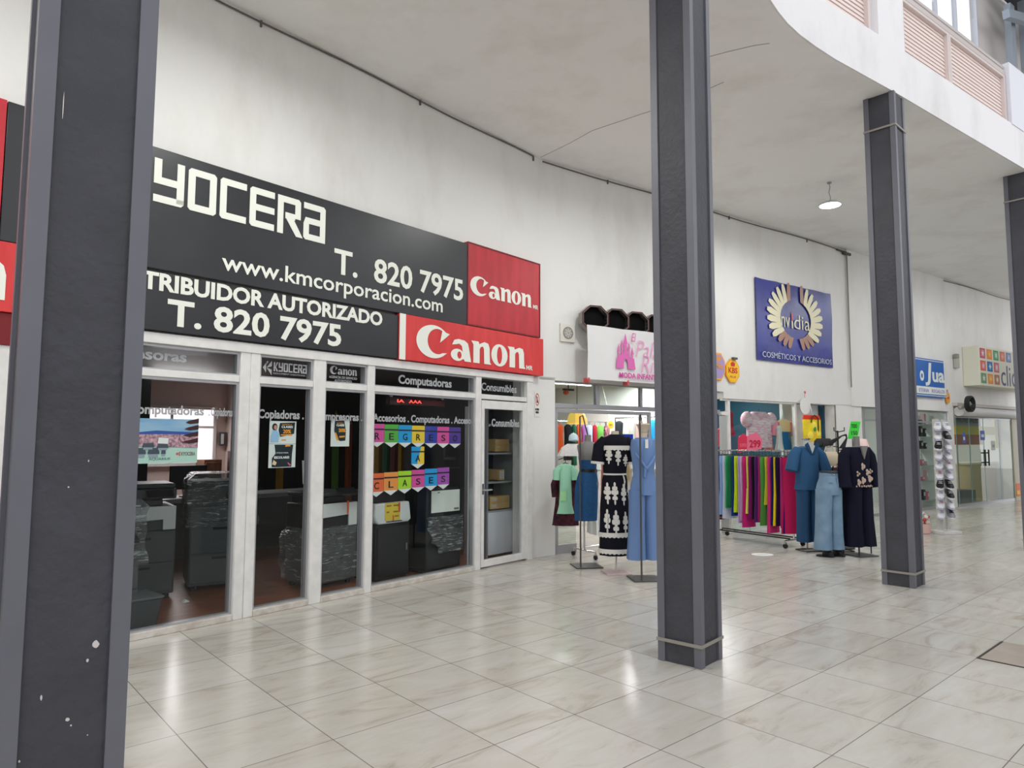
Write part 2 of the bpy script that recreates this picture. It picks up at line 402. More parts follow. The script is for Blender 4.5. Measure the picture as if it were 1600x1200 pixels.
# upper back wall with bright sheet glazing
UP = -2.95
w5 = sroot('window_5', FB, (4.0, UP, 7.2))
g = MB(); g.box(0, 3.05, 0, .03, .85, 3.3); obj('pane', g, glassmat('sheet_glazing', (250, 252, 255), 1.3), w5)
g = MB()
for x in (0, .75, 1.5, 2.2, 3.0): g.box(x - .008, x + .008, -.02, .05, .85, 3.3)
obj('mullion', g, alu, w5)
g = MB(); g.box(-8, 7.03, UP + .02, UP + .1, 5.84, 8.05); g.box(7.03, 11, UP + .02, UP + .1, 5.84, 11); struct('wall_upper', g, mat('upper_wall', (196, 190, 186), .6), FB)
roofm = mat('dark_roof_sheet', (62, 62, 72), .6)
g = MB(); s0 = len(g.v); g.box(7.3, 16, UP - 3.0, UP - .05, 9.4, 9.5); struct('ceiling_roof', g, roofm, FB)
beam = mat('truss_steel', (150, 158, 168), .45, .5, .3)
t = thing('roof_truss', 'blue grey steel roof truss at the top right, above the gallery', 'truss', FB, (7.7, UP - .3, 5.83))
g = MB(); g.box(-.09, .09, 0, .1, 0, 3.2); obj('post', g, beam, t)
g = MB(); g.box(.55, .68, .0, .1, 0, 3.5); obj('post', g, beam, t)
g = MB(); s0 = len(g.v); g.box(-1.0, 3, -.05, .05, -.07, .07); g.xf(Matrix.Translation((.3, -.12, 2.95)) @ Matrix.Rotation(R(-14), 4, 'Y'), s0); obj('chord', g, beam, t)
g = MB(); s0 = len(g.v); g.box(-2.4, 3, -.05, .05, -.06, .06); g.xf(Matrix.Translation((.4, -.2, 3.3)) @ Matrix.Rotation(R(18), 4, 'Y'), s0); obj('chord', g, beam, t)

# ------------------------------------------------------------------ pendant flood lamps
lens_m = emat('lamp_lens', (250, 255, 246), 12.0)
def flood(x, y, label):
    t = thing('pendant_lamp', label, 'lamp', FW, (x, y, CEIL), 0, 'pendant flood lamps under the slab')
    g = MB(); g.lathe([(.03, -.02), (.035, -.004), (.03, 0)]); obj('ceiling_hook', g, steel, t)
    g = MB(); g.tube([(0, 0, -.01), (.012, .01, -.08), (-.012, 0, -.16), (.01, 0, -.24), (0, 0, -.30)], .006, 6); obj('chain', g, steel, t)
    g = MB(); g.lathe([(.16, -.365), (.165, -.345), (.11, -.315), (.04, -.295), (.0001, -.295)]); obj('housing', g, mat('lamp_housing', (190, 196, 192), .4), t)
    g = MB(); g.lathe([(.0001, -.385), (.09, -.381), (.15, -.366), (.15, -.36)]); obj('lens', g, lens_m, t, label='glowing white lens')
    L = bpy.data.lights.new('lamp_light', 'AREA'); L.shape = 'DISK'; L.size = .3; L.energy = LAMP_W; L.color = (.97, 1, .95); L.spread = R(180)
    lo = bpy.data.objects.new('lamp_light', L); C.objects.link(lo); lo.parent = t; lo.location = (0, 0, -.40)
flood(4.868, 10.30, 'round white flood lamp hanging lit from the slab by a short chain')
flood(2.0, 7.75, 'flood lamp hidden behind the middle column')
flood(-1.1, 4.75, 'flood lamp over the first shop, above the top of the picture')
flood(10.6, 13.4, 'flood lamp outside the right edge of the picture')
flood(-3.6, 2.6, 'flood lamp outside the left edge of the picture')
# cables, joints and pipe on the walls
cab = mat('cable_grey', (104, 98, 92), .6)
def cable(fr, pts, r_, label, clips):
    t = thing('ceiling_cable', label, 'cable', fr)
    g = MB(); g.tube(pts, r_, 6); obj('line', g, cab, t)
    for x, z in clips:
        g = MB(); g.box(x - .008, x + .008, -.02, 0, z - .05, z + .012); obj('clip', g, cab, t)
cable(FA, [(x, -.012, CEIL - .025 - .012 * math.sin(x * 2.3)) for x in [-3 + i * .4 for i in range(21)]], .009, 'thin cable along the top of the first wall, above the black signs', [(.9, 5.50), (2.9, 5.5), (5.0, 5.5)])
cable(FB, [(x, -.012, CEIL - .03 - .012 * math.sin(x * 1.7)) for x in [.05 + i * .5 for i in range(40)]], .009, 'thin cable along the top of the second wall, behind the columns', [(1.3, 5.5), (4.2, 5.5), (6.6, 5.5), (10.3, 5.5)])
t = thing('wall_conduit', 'thin grey conduit running down the back wall right of the blue banner', 'pipe', FB, (7.98, -.045, 2.66))
g = MB(); g.tube([(0, 0, 0), (0, 0, 1.3), (.006, 0, 2.75)], .011, 8); obj('pipe', g, mat('conduit', (128, 124, 118), .5), t)
g = MB(); g.box(-.12, .14, -.02, .03, 2.75, 2.80); g.box(-.35, .0, -.005, .03, 2.80, 2.82); obj('junction', g, mat('conduit_dark', (84, 78, 74), .6), t)

# ------------------------------------------------------------------ first shop: signs
def board(label, fr, x0, x1, z0, z1, m_, th=.07, y=-.01, edge=None, cat='sign', group=None):
    t = thing('sign_board', label, cat, fr, (x0, y, z0), 0, group)
    g = MB(); g.box(0, x1 - x0, -th, 0, 0, z1 - z0); obj('panel', g, m_, t, bevel=.004)
    if edge:
        g = MB(); e = .016; w, h = x1 - x0, z1 - z0
        for q in ((0, w, 0, e), (0, w, h - e, h), (0, e, e, h - e), (w - e, w, e, h - e)): g.box(q[0], q[1], -th - .006, -th, q[2], q[3])
        obj('trim', g, edge, t)
    return t
def block_word(parent, word, x0, pitch, w, z0, h, y, m_, tk=.165):
    """squared block capitals built stroke by stroke"""
    k = tk * h; kz = tk * h
    def b(g, xa, xb, za, zb): g.box(xa, xb, y - .004, y, za, zb)
    def oct_(g, xa, xb, za, zb, c, hole):
        pass
    for i, ch in enumerate(word):
        x = x0 + i * pitch; g = MB(); r = x + w; t = z0 + h; c = .06 * h
        def bar(z, xa=x, xb=None): b(g, xa, r if xb is None else xb, z, z + kz)
        def rnd(px, pz, sx, sz):   # chamfered outer corner made of a small wedge
            pass
        if ch == 'K':
            b(g, x, x + k, z0, t); g.prism([(x + k, z0 + .40 * h), (r - k * 1.1, t), (r, t), (x + k * 1.75, z0 + .5 * h), (r, z0), (r - k * 1.2, z0), (x + k, z0 + .5 * h)], y - .004, y)
        elif ch == 'Y':
            b(g, x, x + k, z0 + .42 * h, t); b(g, r - k, r, z0 + c, t); bar(z0 + .42 * h, x + k, r - k); g.prism([(x, z0), (r - c, z0), (r, z0 + c), (r, z0 + kz), (x, z0 + kz)], y - .004, y)
        elif ch in 'OC':
            g.prism([(x + c, z0), (r - (c if ch == 'O' else 0), z0), (r, z0 + (c if ch == 'O' else 0)), (r, z0 + kz), (x, z0 + kz), (x, z0 + c)], y - .004, y)
            g.prism([(x, t - kz), (r, t - kz), (r, t - (c if ch == 'O' else 0)), (r - (c if ch == 'O' else 0), t), (x + c, t), (x, t - c)], y - .004, y)
            b(g, x, x + k, z0 + kz, t - kz)
            if ch == 'O': b(g, r - k, r, z0 + kz, t - kz)
        elif ch == 'E':
            g.prism([(x + c, z0), (r, z0), (r, z0 + kz), (x, z0 + kz), (x, z0 + c)], y - .004, y); g.prism([(x, t - kz), (r, t - kz), (r, t), (x + c, t), (x, t - c)], y - .004, y)
            b(g, x, x + k, z0 + kz, t - kz); bar(z0 + .42 * h, x + k)
        elif ch == 'R':
            b(g, x, x + k, z0, t - kz); g.prism([(x, t - kz), (r, t - kz), (r, t - c), (r - c, t), (x, t)], y - .004, y); b(g, r - k, r, z0 + .47 * h, t - kz)
            b(g, x + k * 1.35, r - k, z0 + .42 * h, z0 + .42 * h + kz); g.prism([(x + k * 1.5, z0 + .42 * h), (r - k * .75, z0), (r + k * .45, z0), (x + k * 2.9, z0 + .42 * h)], y - .004, y)
        elif ch == 'A':
            g.prism([(x, t - kz), (r, t - kz), (r, t - c), (r - c, t), (x, t)], y - .004, y); b(g, r - k, r, z0, t - kz); bar(z0 + .44 * h, x + c, r - k)
            b(g, x, x + k, z0 + kz, z0 + .44 * h); g.prism([(x + c, z0), (r - k, z0), (r - k, z0 + kz), (x, z0 + kz), (x, z0 + c)], y - .004, y); g.prism([(x, z0 + .44 * h), (x + c, z0 + .44 * h), (x + c, z0 + .44 * h + kz)], y - .004, y)
        obj('letter', g, m_, parent)
def serif_logo(parent, box, y, m_):
    """heavy old-style red-camera-maker wordmark: C a n o n drawn as outlines"""
    P = []
    P.append(arc(.40, .50, .40, .50, 42, 318, 30) + [(.735, .20)] + arc(.50, .52, .24, .385, 300, 62, 24) + [(.56, .50), (.66, .62), (.80, .80)])
    P.append([(.86, .50), (.92, .66), (1.02, .70), (1.18, .68), (1.27, .60), (1.30, .45), (1.36, .02), (1.19, .02)] + [(1.17, .08)] + arc(1.00, .20, .17, .19, -38, -330, 18) + [(1.13, .36), (1.11, .50), (1.04, .56), (.98, .53)])
    P.append(arc(1.05, .20, .055, .115, 0, 340, 14))
    def n_(x): return [(x, .72), (x + .20, .72), (x + .22, .64), (x + .36, .73), (x + .47, .70), (x + .51, .56), (x + .52, .10), (x + .56, .02), (x + .36, .02), (x + .35, .50), (x + .32, .58), (x + .26, .55), (x + .23, .48), (x + .23, .02), (x + .06, .02), (x + .06, .60)]
    P.append(n_(1.36)); P.append(arc(2.16, .37, .24, .37, 0, 345, 28)); P.append(arc(2.16, .37, .075, .29, 0, 345, 22)); P.append(n_(2.40))
    return shape(parent, P, box, y, m_, name='wordmark')

X0 = -1.02
t = board('long black upper shop sign with squared white capitals and a web address', FA, X0, 3.632, 2.948, 3.955, blacks)
yy = -.0725
block_word(t, 'KYOCERA', -.30 - X0, .2775, .245, .552, .365, yy, ltr)
text(t, 'T.  820 7975', (1.725 - X0, 3.56 - X0, .277, .542), yy, ltr, .022)
text(t, 'www.kmcorporacion.com', (.572 - X0, 3.225 - X0, .047, .252), yy, ltr, .012)
t = board('faded red square sign with white wordmark at the right end of the black upper sign', FA, 3.634, 5.06, 2.955, 3.985, red_s, edge=mat('sign_edge_dark', (110, 30, 36), .5))
serif_logo(t, (.05, 1.24, .385, .63), -.0725, ltr); text(t, 'MR', (1.27, 1.38, .385, .44), -.0725, ltr, .02)
t = board('black lower shop sign lettered TRIBUIDOR AUTORIZADO with a telephone number', FA, -.885, 2.572, 2.445, 2.92, blacks)
text(t, 'DISTRIBUIDOR AUTORIZADO', (-.36 + .885, 2.346 + .885, .325, .475), yy, ltr, .035)
text(t, 'T. 820 7975', (.13 + .885, 1.83 + .885, .045, .275), yy, ltr, .028)
t = board('bright red lower sign with a large white wordmark and a white strip at its left', FA, 2.574, 5.115, 2.44, 2.945, red_b, th=.085)
g = MB(); g.box(.0, .085, -.089, -.085, 0, .505); obj('white_strip', g, ltr, t, label='plain white strip')
serif_logo(t, (.24, 2.15, .055, .435), -.0885, ltr); text(t, 'MR', (2.165, 2.30, .055, .115), -.0885, ltr, .02)
t = board('red panel of the next sign, seen left of the nearest column at the top', FA, -2.4, X0 - .005, 2.960, 3.96, red_s)
t = board('red lower sign seen left of the nearest column, with the end of a white letter', FA, -3.3, -.89, 2.45, 2.945, red_b)
text(t, 'n', (2.0, 2.33, .08, .38), -.0725, ltr, .05)
t = board('dark red strip under the red lower sign at the left edge', FA, -3.3, -.885, 2.22, 2.447, mat('dark_red_strip', (120, 18, 24), .5), th=.05)

# ------------------------------------------------------------------ first shop: glazed front
FH = 2.432
def bay(no, x0, x1, z_tr0=2.075, z_tr1=2.135, lower=.055):
    w = sroot('window_%d' % no, FA, (x0, 0, 0)); L = x1 - x0
    g = MB(); f = .022
    for (a, b) in ((lower, z_tr0), (z_tr1, 2.345)):
        g.box(0, f, -.02, .05, a, b); g.box(L - f, L, -.02, .05, a, b); g.box(f, L - f, -.02, .05, b - f, b); g.box(f, L - f, -.02, .05, a, a + f * .6)
    obj('frame', g, alu, w)
    g = MB(); g.box(f, L - f, .018, .026, lower, z_tr0 - .01); obj('pane', g, glass, w)
    g = MB(); g.box(f, L - f, .018, .026, z_tr1, 2.345 - .01); obj('pane', g, glass, w)
    return w
wA = bay(1, -.85, .80); wB = bay(2, .99, 1.555); wC = bay(3, 1.69, 2.205); wD = bay(4, 2.295, 3.845); wL = bay(6, -3.3, -1.02)
g = MB()
for a, b, y in ((-1.02, -.85, .1), (.80, .895, .085), (.897, .99, .1), (1.555, 1.69, .095), (2.205, 2.295, .09), (3.845, 3.94, .095), (4.835, 4.95, .08)):
    g.box(a, b, -.045, y, 0, 2.36)
struct('trim_2', g, white_frame, FA, bevel=.006)            # posts
g = MB()
g.box(-3.4, 4.95, -.055, .1, 2.345, FH); g.box(-3.4, -.85, -.035, .08, 2.075, 2.135)
for a, b in ((-.85, .80), (.99, 1.555), (1.69, 2.205), (2.295, 3.845), (3.94, 4.835)): g.box(a, b, -.035, .08, 2.075, 2.135)
struct('trim_3', g, white_frame, FA, bevel=.005)            # head and transom rails
g = MB()
for a, b in ((-3.3, -1.02), (-.85, .80), (.99, 1.555), (1.69, 2.205), (2.295, 3.845)): g.box(a, b, -.05, .09, 0, .055)
struct('trim_4', g, sill_m, FA, bevel=.006)                 # worn sill
d1 = sroot('door_1', FA, (3.955, 0, 0)); L = .88
g = MB()
for q in ((0, .055, .02, 2.06), (L - .085, L, .02, 2.06), (.055, L - .085, .02, .10), (.055, L - .085, 1.955, 2.06)): g.box(q[0], q[1], -.035, .03, q[2], q[3])
obj('leaf_frame', g, white_frame, d1, bevel=.004)
g = MB(); g.box(.055, L - .085, -.006, .002, .10, 1.955); obj('pane', g, glass, d1)
g = MB(); g.box(.0, L, .015, .03, 2.135, 2.345); obj('pane', g, glass, d1)
g = MB(); g.tube([(.025, -.035, .955), (.025, -.085, .955), (.14, -.085, .955)], .011, 10); g.box(.012, .04, -.042, -.034, .90, 1.03); obj('door_handle', g, chrome, d1, label='chrome lever handle')
# lettering stuck on the panes
yv = .0165
text(wA, 'Impresoras', (-.36 + .85, .346 + .85, 2.185, 2.305), yv, vinyl, .03)
text(wA, 'Computadoras', (-.10 + .85, .512 + .85, 1.745, 1.85), yv, vinyl, .03); text(wA, '. Copiadoras', (.555 + .85, .80 + .85 - .03, 1.745, 1.845), yv, vinyl, .03)
text(wB, 'Copiadoras .', (.025, .50, 1.735, 1.845), yv, vinyl, .03)
block_word(wB, 'KYOCERA', .165, .0515, .044, 2.205, .085, yv, vinyl, .15)
shape(wB, [[(0, .5), (.35, .85), (.35, .15)], [(.40, .5), (.95, 1), (.95, .62)], [(.40, .5), (.95, .38), (.95, 0)], [(.40, .95), (.60, .95), (.40, .7)]], (.055, .145, 2.165, 2.30), yv, vinyl)
text(wB, 'DOCUMENT SOLUTIONS', (.165, .50, 2.178, 2.192), yv, vinyl)
serif_logo(wC, (.085, .415, 2.225, 2.31), yv, vinyl)
text(wC, 'AGENCIA DE SERVICIO', (.075, .415, 2.185, 2.21), yv, vinyl, .01); text(wC, 'AUTORIZADO', (.14, .35, 2.15, 2.175), yv, vinyl, .01)
text(wC, 'Impresoras .', (.025, .495, 1.735, 1.84), yv, vinyl, .03)
text(wD, 'Computadoras', (2.663 - 2.295, 3.48 - 2.295, 2.155, 2.285), yv, vinyl, .03)
text(wD, 'Accesorios . Computadoras . Acceso', (.03, 1.525, 1.735, 1.845), yv, vinyl, .03)
text(d1, 'Consumibles', (.04, .72, 2.185, 2.285), .013, vinyl, .02); text(d1, '. Consumibles', (.16, .75, 1.735, 1.835), -.0075, vinyl, .03)

# ------------------------------------------------------------------ first shop: things stuck on the glass
t = thing('poster', 'printer poster with a pink blossom view and pagoda, stuck inside the first shop window', 'poster', FA, (-.03, .028, 1.37))
g = MB(); g.box(0, .505, 0, .002, 0, .365); obj('sheet', g, mat('poster_mint', (196, 226, 212), .5), t)
def flat(parent, name, pts, y, m_, th=.001): g = MB(); g.prism(pts, y - th, y); return obj(name, g, m_, parent)
skym = mat('poster_sky', (120, 170, 220), .5, col2=(190, 215, 225), vs=5, stretch=(.3, 1, 2)); flat(t, 'sky', [(0, .24), (.505, .24), (.505, .365), (0, .365)], -.0005, skym)
flat(t, 'hills', [(0, .235), (.505, .22), (.505, .255), (.3, .262), (.16, .268), (0, .25)], -.0016, mat('poster_hill', (52, 84, 160), .5))
flat(t, 'blossom', [(0, .14), (.505, .125), (.505, .235), (.2, .238), (0, .235)], -.0026, mat('poster_blossom', (226, 178, 186), .6, col2=(120, 90, 110), vs=45))
for k in range(4):
    z = .16 + k * .055; x = .36 + k * .012
    flat(t, 'roof', [(x, z + .012), (.42, z + .028), (.505, z + .05), (.505, z + .01), (.43, z)], -.0036, mat('poster_roof', (62, 28, 30), .6))
for k, (x, z, w, h) in enumerate(((.0, .075, .085, .05), (.10, .075, .09, .05), (.055, .13, .09, .035), (.17, .125, .09, .035), (.205, .075, .035, .03))):
    flat(t, 'printer_picture', [(x, z), (x + w, z), (x + w, z + h * .45), (x + w * .96, z + h * .5), (x + w * .96, z + h), (x + w * .05, z + h), (x + w * .05, z + h * .5), (x, z + h * .45)], -.0036, mat('poster_grey', (70, 78, 92), .5))
    flat(t, 'printer_tray', [(x + w * .1, z - h * .5), (x + w * .9, z - h * .5), (x + w * .85, z), (x + w * .1, z)], -.0037, mat('poster_grey2', (150, 160, 170), .5))
flat(t, 'screen', [(.175, .162), (.255, .158), (.26, .205), (.18, .21)], -.0038, paper)
text(t, 'KYOCERA', (.37, .485, .06, .09), -.0003, mat('poster_red', (120, 60, 60), .5)); text(t, 'AQUARIUS', (.11, .28, .022, .046), -.0003, mat('poster_txt', (90, 110, 110), .5))
shape(t, [[(0, .5), (.35, .85), (.35, .15)], [(.4, .5), (.95, 1), (.95, .62)], [(.4, .5), (.95, .38), (.95, 0)]], (.325, .36, .055, .095), -.0003, mat('logo_red', (214, 50, 50), .5))
def flyer(label, x, z, w, h, kind):
    t = thing('flyer', label, 'flyer', FA, (x, .028, z), 0, 'back to school flyers on the shop windows')
    g = MB(); g.box(0, w, 0, .002, 0, h); obj('sheet', g, paper, t)
    navy = mat('flyer_dark', (24, 38, 44), .5); org = mat('flyer_orange', (236, 156, 40), .5); wt = mat('flyer_white', (240, 240, 240), .5); blu = mat('flyer_blue', (150, 190, 220), .5)
    if kind == 0:
        flat(t, 'dark_shape', [(w * .38, h * .92), (w * .95, h * .96), (w * .92, h * .45), (w * .40, h * .30), (w * .33, h * .6)], -.0005, navy)
        flat(t, 'person_picture', [(w * .05, h * .05), (w * .34, h * .08), (w * .36, h * .4), (w * .26, h * .62), (w * .12, h * .6), (w * .05, h * .35)], -.0016, blu)
        flat(t, 'hair_picture', arc(w * .19, h * .74, w * .1, h * .16, 0, 340, 12), -.0016, mat('flyer_hair', (40, 30, 32), .6)); flat(t, 'face_picture', arc(w * .215, h * .72, w * .055, h * .1, 0, 340, 12), -.0026, mat('flyer_skin', (196, 140, 110), .6))
        text(t, 'REGRESO A', (w * .46, w * .82, h * .83, h * .88), -.0017, org); text(t, 'CLASES', (w * .44, w * .86, h * .70, h * .80), -.0017, wt, .02); text(t, '20%', (w * .5, w * .8, h * .46, h * .64), -.0017, org, .03)
        flat(t, 'strip', [(w * .42, h * .36), (w * .85, h * .38), (w * .85, h * .43), (w * .42, h * .41)], -.0017, org); flat(t, 'strip', [(w * .45, h * .14), (w * .62, h * .14), (w * .62, h * .19), (w * .45, h * .19)], -.0008, org)
    elif kind == 1:
        flat(t, 'dark_shape', [(w * .12, h * .03), (w * .85, h * .03), (w * .86, h * .55), (w * .9, h * .97), (w * .2, h * .97), (w * .25, h * .6), (w * .12, h * .4)], -.0005, navy)
        text(t, 'ÚTILES PARA', (w * .28, w * .72, h * .60, h * .66), -.0017, wt); text(t, 'ESCOLARES', (w * .2, w * .76, h * .38, h * .48), -.0017, wt, .03)
        flat(t, 'pencil', [(w * .78, h * .06), (w * .84, h * .1), (w * .72, h * .22), (w * .69, h * .2)], -.0017, mat('flyer_pink', (206, 90, 130), .5)); flat(t, 'pencil', [(w * .13, h * .15), (w * .25, h * .1), (w * .3, h * .22), (w * .18, h * .33)], -.0017, mat('flyer_cream', (226, 200, 160), .5))
        flat(t, 'strip', [(w * .6, h * .88), (w * .8, h * .9), (w * .78, h * .97), (w * .6, h * .96)], -.0017, org)
    else:
        flat(t, 'dark_shape', [(w * .2, h * .96), (w * .7, h * .98), (w * .8, h * .6), (w * .78, h * .22), (w * .5, h * .2), (w * .3, h * .3), (w * .17, h * .6)], -.0005, navy)
        text(t, 'REGRESO A', (w * .3, w * .66, h * .86, h * .9), -.0017, org); text(t, 'CLASES', (w * .28, w * .7, h * .76, h * .84), -.0017, wt, .03); text(t, '20%', (w * .4, w * .78, h * .54, h * .68), -.0017, org, .04)
        flat(t, 'pencil', [(w * .2, h * .5), (w * .27, h * .53), (w * .42, h * .25), (w * .33, h * .22)], -.0017, org); flat(t, 'strip', [(w * .45, h * .33), (w * .74, h * .35), (w * .74, h * .41), (w * .45, h * .39)], -.0017, org)
flyer('white flyer with a person in light blue, upper of the pair on the narrow window', 1.139, 1.527, .28, .212, 0)
flyer('white flyer with a dark ESCOLARES picture, lower of the two on the narrow window', 1.139, 1.303, .28, .222, 1)
flyer('single white flyer reading 20% on the window right of the paired flyers', 1.811, 1.498, .225, .268, 2)
t = thing('notice', 'small white round cornered no littering sign on the pier right of the glass door', 'sign', FA, (5.135, -.004, 1.885), 0)
g = MB(); g.box(-.10, .005, -.004, .0, 0, .345); obj('plate', g, paper, t)
rd = mat('sign_red', (196, 60, 50), .5); bk = mat('ink_black', (30, 30, 30), .6)
shape(t, [arc(-.048, .235, .043, .085, 0, 350, 26), arc(-.048, .235, .035, .072, 0, 350, 26)], None, -.0055, rd, .001, 'ring'); flat(t, 'bar', [(-.08, .29), (-.07, .295), (-.016, .18), (-.024, .174)], -.0056, rd)
flat(t, 'figure', [(-.06, .19), (-.035, .19), (-.03, .22), (-.045, .235), (-.04, .26), (-.05, .275), (-.062, .262), (-.058, .23)], -.0052, bk)
text(t, 'NO TIRAR', (-.088, -.01, .085, .115), -.0055, bk, .03); text(t, 'BASURA', (-.08, -.016, .045, .075), -.0055, bk, .03)

COLS = {'pink': (226, 84, 160), 'green': (92, 176, 70), 'blue': (40, 160, 220), 'yellow': (246, 206, 60), 'navy': (52, 66, 168), 'purple': (88, 60, 150), 'orange': (240, 110, 62), 'amber': (244, 156, 76), 'lime': (176, 222, 50), 'violet': (170, 84, 176)}
def bunting(label, x0, x1, zl, zr, word, cols):
    t = thing('bunting', label, 'bunting', FA, (x0, .032, 0), 0, 'back to school letter bunting')
    n = len(word); w = (x1 - x0) / n
    for i, ch in enumerate(word):
        z = zl + (zr - zl) * (i + .5) / n; x = i * w; p = .003
        c = mat('bunting_' + cols[i], COLS[cols[i]], .5)
        if n == 1: c = mat('bunting_blue', COLS['blue'], .5)
        g = MB(); g.box(x + .002, x + w - .002, 0, p, z - .195, z); o = obj('pennant', g, c, t)
        g = MB(); g.prism([(x + .002, z - .1955), (x + w / 2, z - .248), (x + w - .002, z - .1955)], 0, p); obj('white_tip', g, mat('tip_white', (236, 232, 230), .6), o)
        if n == 1: g = MB(); g.prism([(x + w * .45, z - .195), (x + w - .002, z - .195), (x + w - .002, z), (x + w * .75, z)], -.0008, 0); obj('yellow_half', g, mat('bunting_yellow', COLS['yellow'], .5), o, label='yellow right half')
        g = MB(); 
        zz = [(x + .002, z - .055)] + [(x + .004 + j * (w - .006) / 12, z - .05 - (.012 if j % 2 else 0)) for j in range(13)] + [(x + w - .002, z - .072), (x + .002, z - .072)]
        g.box(x + .002, x + w - .002, -.0015, 0, z - .066, z - .05); obj('dark_band', g, mat('band_ink', (54, 34, 52), .6), o)
        tw = w * .34; l_ = text(o, ch, (x + w / 2 - tw / 2, x + w / 2 + tw / 2, z - .168, z - .095), -.0002, bk, .012, name='letter')
    return t
bunting('upper letter bunting reading REGRESO hung inside the large shop window', 2.30, 3.66, 1.738, 1.716, 'REGRESO', ['pink', 'green', 'blue', 'yellow', 'navy', 'pink', 'purple'])
bunting('single blue and yellow letter A pennant between the two rows of bunting', 2.880, 3.075, 1.492, 1.490, 'A', ['yellow'])
bunting('lower letter bunting reading CLASES hung inside the large shop window', 2.303, 3.475, 1.207, 1.246, 'CLASES', ['orange', 'amber', 'lime', 'pink', 'blue', 'violet'])

# ------------------------------------------------------------------ first shop: interior
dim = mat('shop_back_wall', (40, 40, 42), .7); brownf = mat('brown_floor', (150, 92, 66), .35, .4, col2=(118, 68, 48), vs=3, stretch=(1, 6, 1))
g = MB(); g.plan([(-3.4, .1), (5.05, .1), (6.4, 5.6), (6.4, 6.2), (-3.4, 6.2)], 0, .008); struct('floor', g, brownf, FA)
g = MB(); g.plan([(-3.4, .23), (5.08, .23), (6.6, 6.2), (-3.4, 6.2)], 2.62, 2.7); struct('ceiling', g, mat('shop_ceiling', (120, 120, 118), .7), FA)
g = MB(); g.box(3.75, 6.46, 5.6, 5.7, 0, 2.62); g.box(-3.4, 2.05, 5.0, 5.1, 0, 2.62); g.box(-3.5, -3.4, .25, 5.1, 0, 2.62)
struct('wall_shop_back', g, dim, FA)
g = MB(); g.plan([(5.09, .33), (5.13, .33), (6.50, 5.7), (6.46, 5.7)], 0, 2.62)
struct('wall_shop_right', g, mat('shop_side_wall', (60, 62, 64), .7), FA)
# added back room with a glowing window, standing in for a reflection in the glass
cream_w = mat('added_room_wall', (226, 206, 198), .7)
g = MB(); g.box(1.9, 3.75, 5.9, 6.0, 0, 2.62); g.box(3.70, 3.8, 5.0, 5.9, 0, 2.62); struct('wall_added_room', g, cream_w, FA)
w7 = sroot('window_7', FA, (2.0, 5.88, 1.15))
g = MB(); g.box(.05, 1.45, 0, .02, .02, .92); obj('pane', g, emat('reflection_glow', (236, 218, 224), 1.5), w7)  # glowing pane carries the brightness of a reflected scene
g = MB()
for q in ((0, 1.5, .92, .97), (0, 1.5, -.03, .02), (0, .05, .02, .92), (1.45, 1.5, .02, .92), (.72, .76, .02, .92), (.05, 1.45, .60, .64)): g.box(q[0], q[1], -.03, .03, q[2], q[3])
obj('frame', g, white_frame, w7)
L = bpy.data.lights.new('added_room_fill', 'AREA'); L.shape = 'RECTANGLE'; L.size = 1.0; L.size_y = .9; L.energy = 26; L.color = (1, .92, .92)  # added lamp without a fixture, brightens the made-up room
lo = bpy.data.objects.new('added_room_fill', L); C.objects.link(lo); lo.location = FA.w(2.55, 5.3, 2.3); lo.rotation_euler = (R(-35), 0, FA.a)
wood = mat('brown_wood', (126, 84, 60), .5, var=.2, vs=4, stretch=(6, 6, .8)); dwood = mat('dark_wood', (58, 40, 34), .5)
def cabinet(label, x, y, w, d, h, m_, rot=0, fr=FA, name='cabinet', cat='cabinet'):
    t = thing(name, label, cat, fr, (x, y, .008), rot)
    g = MB(); g.box(-w / 2, w / 2, -d / 2, d / 2, .03, h); g.box(-w / 2 + .02, w / 2 - .02, -d / 2 + .02, d / 2 - .02, 0, .03); obj('body', g, m_, t, bevel=.006)
    g = MB(); g.box(-w / 2 + .02, w / 2 - .02, -d / 2 - .016, -d / 2, .05, h - .04); dr = obj('door', g, m_, t, bevel=.004)
    g = MB(); g.box(w / 2 - .08, w / 2 - .06, -d / 2 - .035, -d / 2 - .016, h * .5, h * .62); obj('handle', g, steel, dr)
    return t
cabinet('brown wooden cabinet in the added back room behind the counter', 3.22, 5.5, .30, .3, 1.22, wood)
cabinet('tall dark brown cupboard at the edge of the added back room opening', 3.57, 5.2, .22, .3, 1.36, dwood)
t = thing('wall_phone', 'small grey box on the added room wall beside the glowing stand-in window', 'phone', FA, (3.62, 5.87, 1.45)); g = MB(); g.box(-.06, .06, -.05, 0, 0, .24); obj('body', g, dkgrey, t, bevel=.01); g = MB(); g.box(-.05, 0, -.07, -.05, .03, .21); obj('handset', g, greyw, t, bevel=.01)
# counter
t = thing('counter', 'long dark counter with a pale top edge at the back of the first shop', 'counter', FA, (2.0, 3.4, .008))
g = MB(); g.box(-2.2, 2.05, 0, .55, .0, .72); obj('body', g, mat('counter_dark', (48, 50, 52), .5), t); g = MB(); g.box(-2.2, 2.1, -.06, .6, .72, .78); obj('top', g, mat('counter_top', (120, 122, 122), .4), t, bevel=.006)
t = thing('monitor', 'dark computer screen on the counter in front of the added back room', 'monitor', FA, (2.05, 3.65, .788)); g = MB(); g.lathe([(.11, 0), (.11, .015), (.02, .02), (.02, .12)]); obj('stand', g, black, t); g = MB(); g.box(-.25, .25, -.02, .02, .1, .42); obj('screen', g, black, t, bevel=.01)

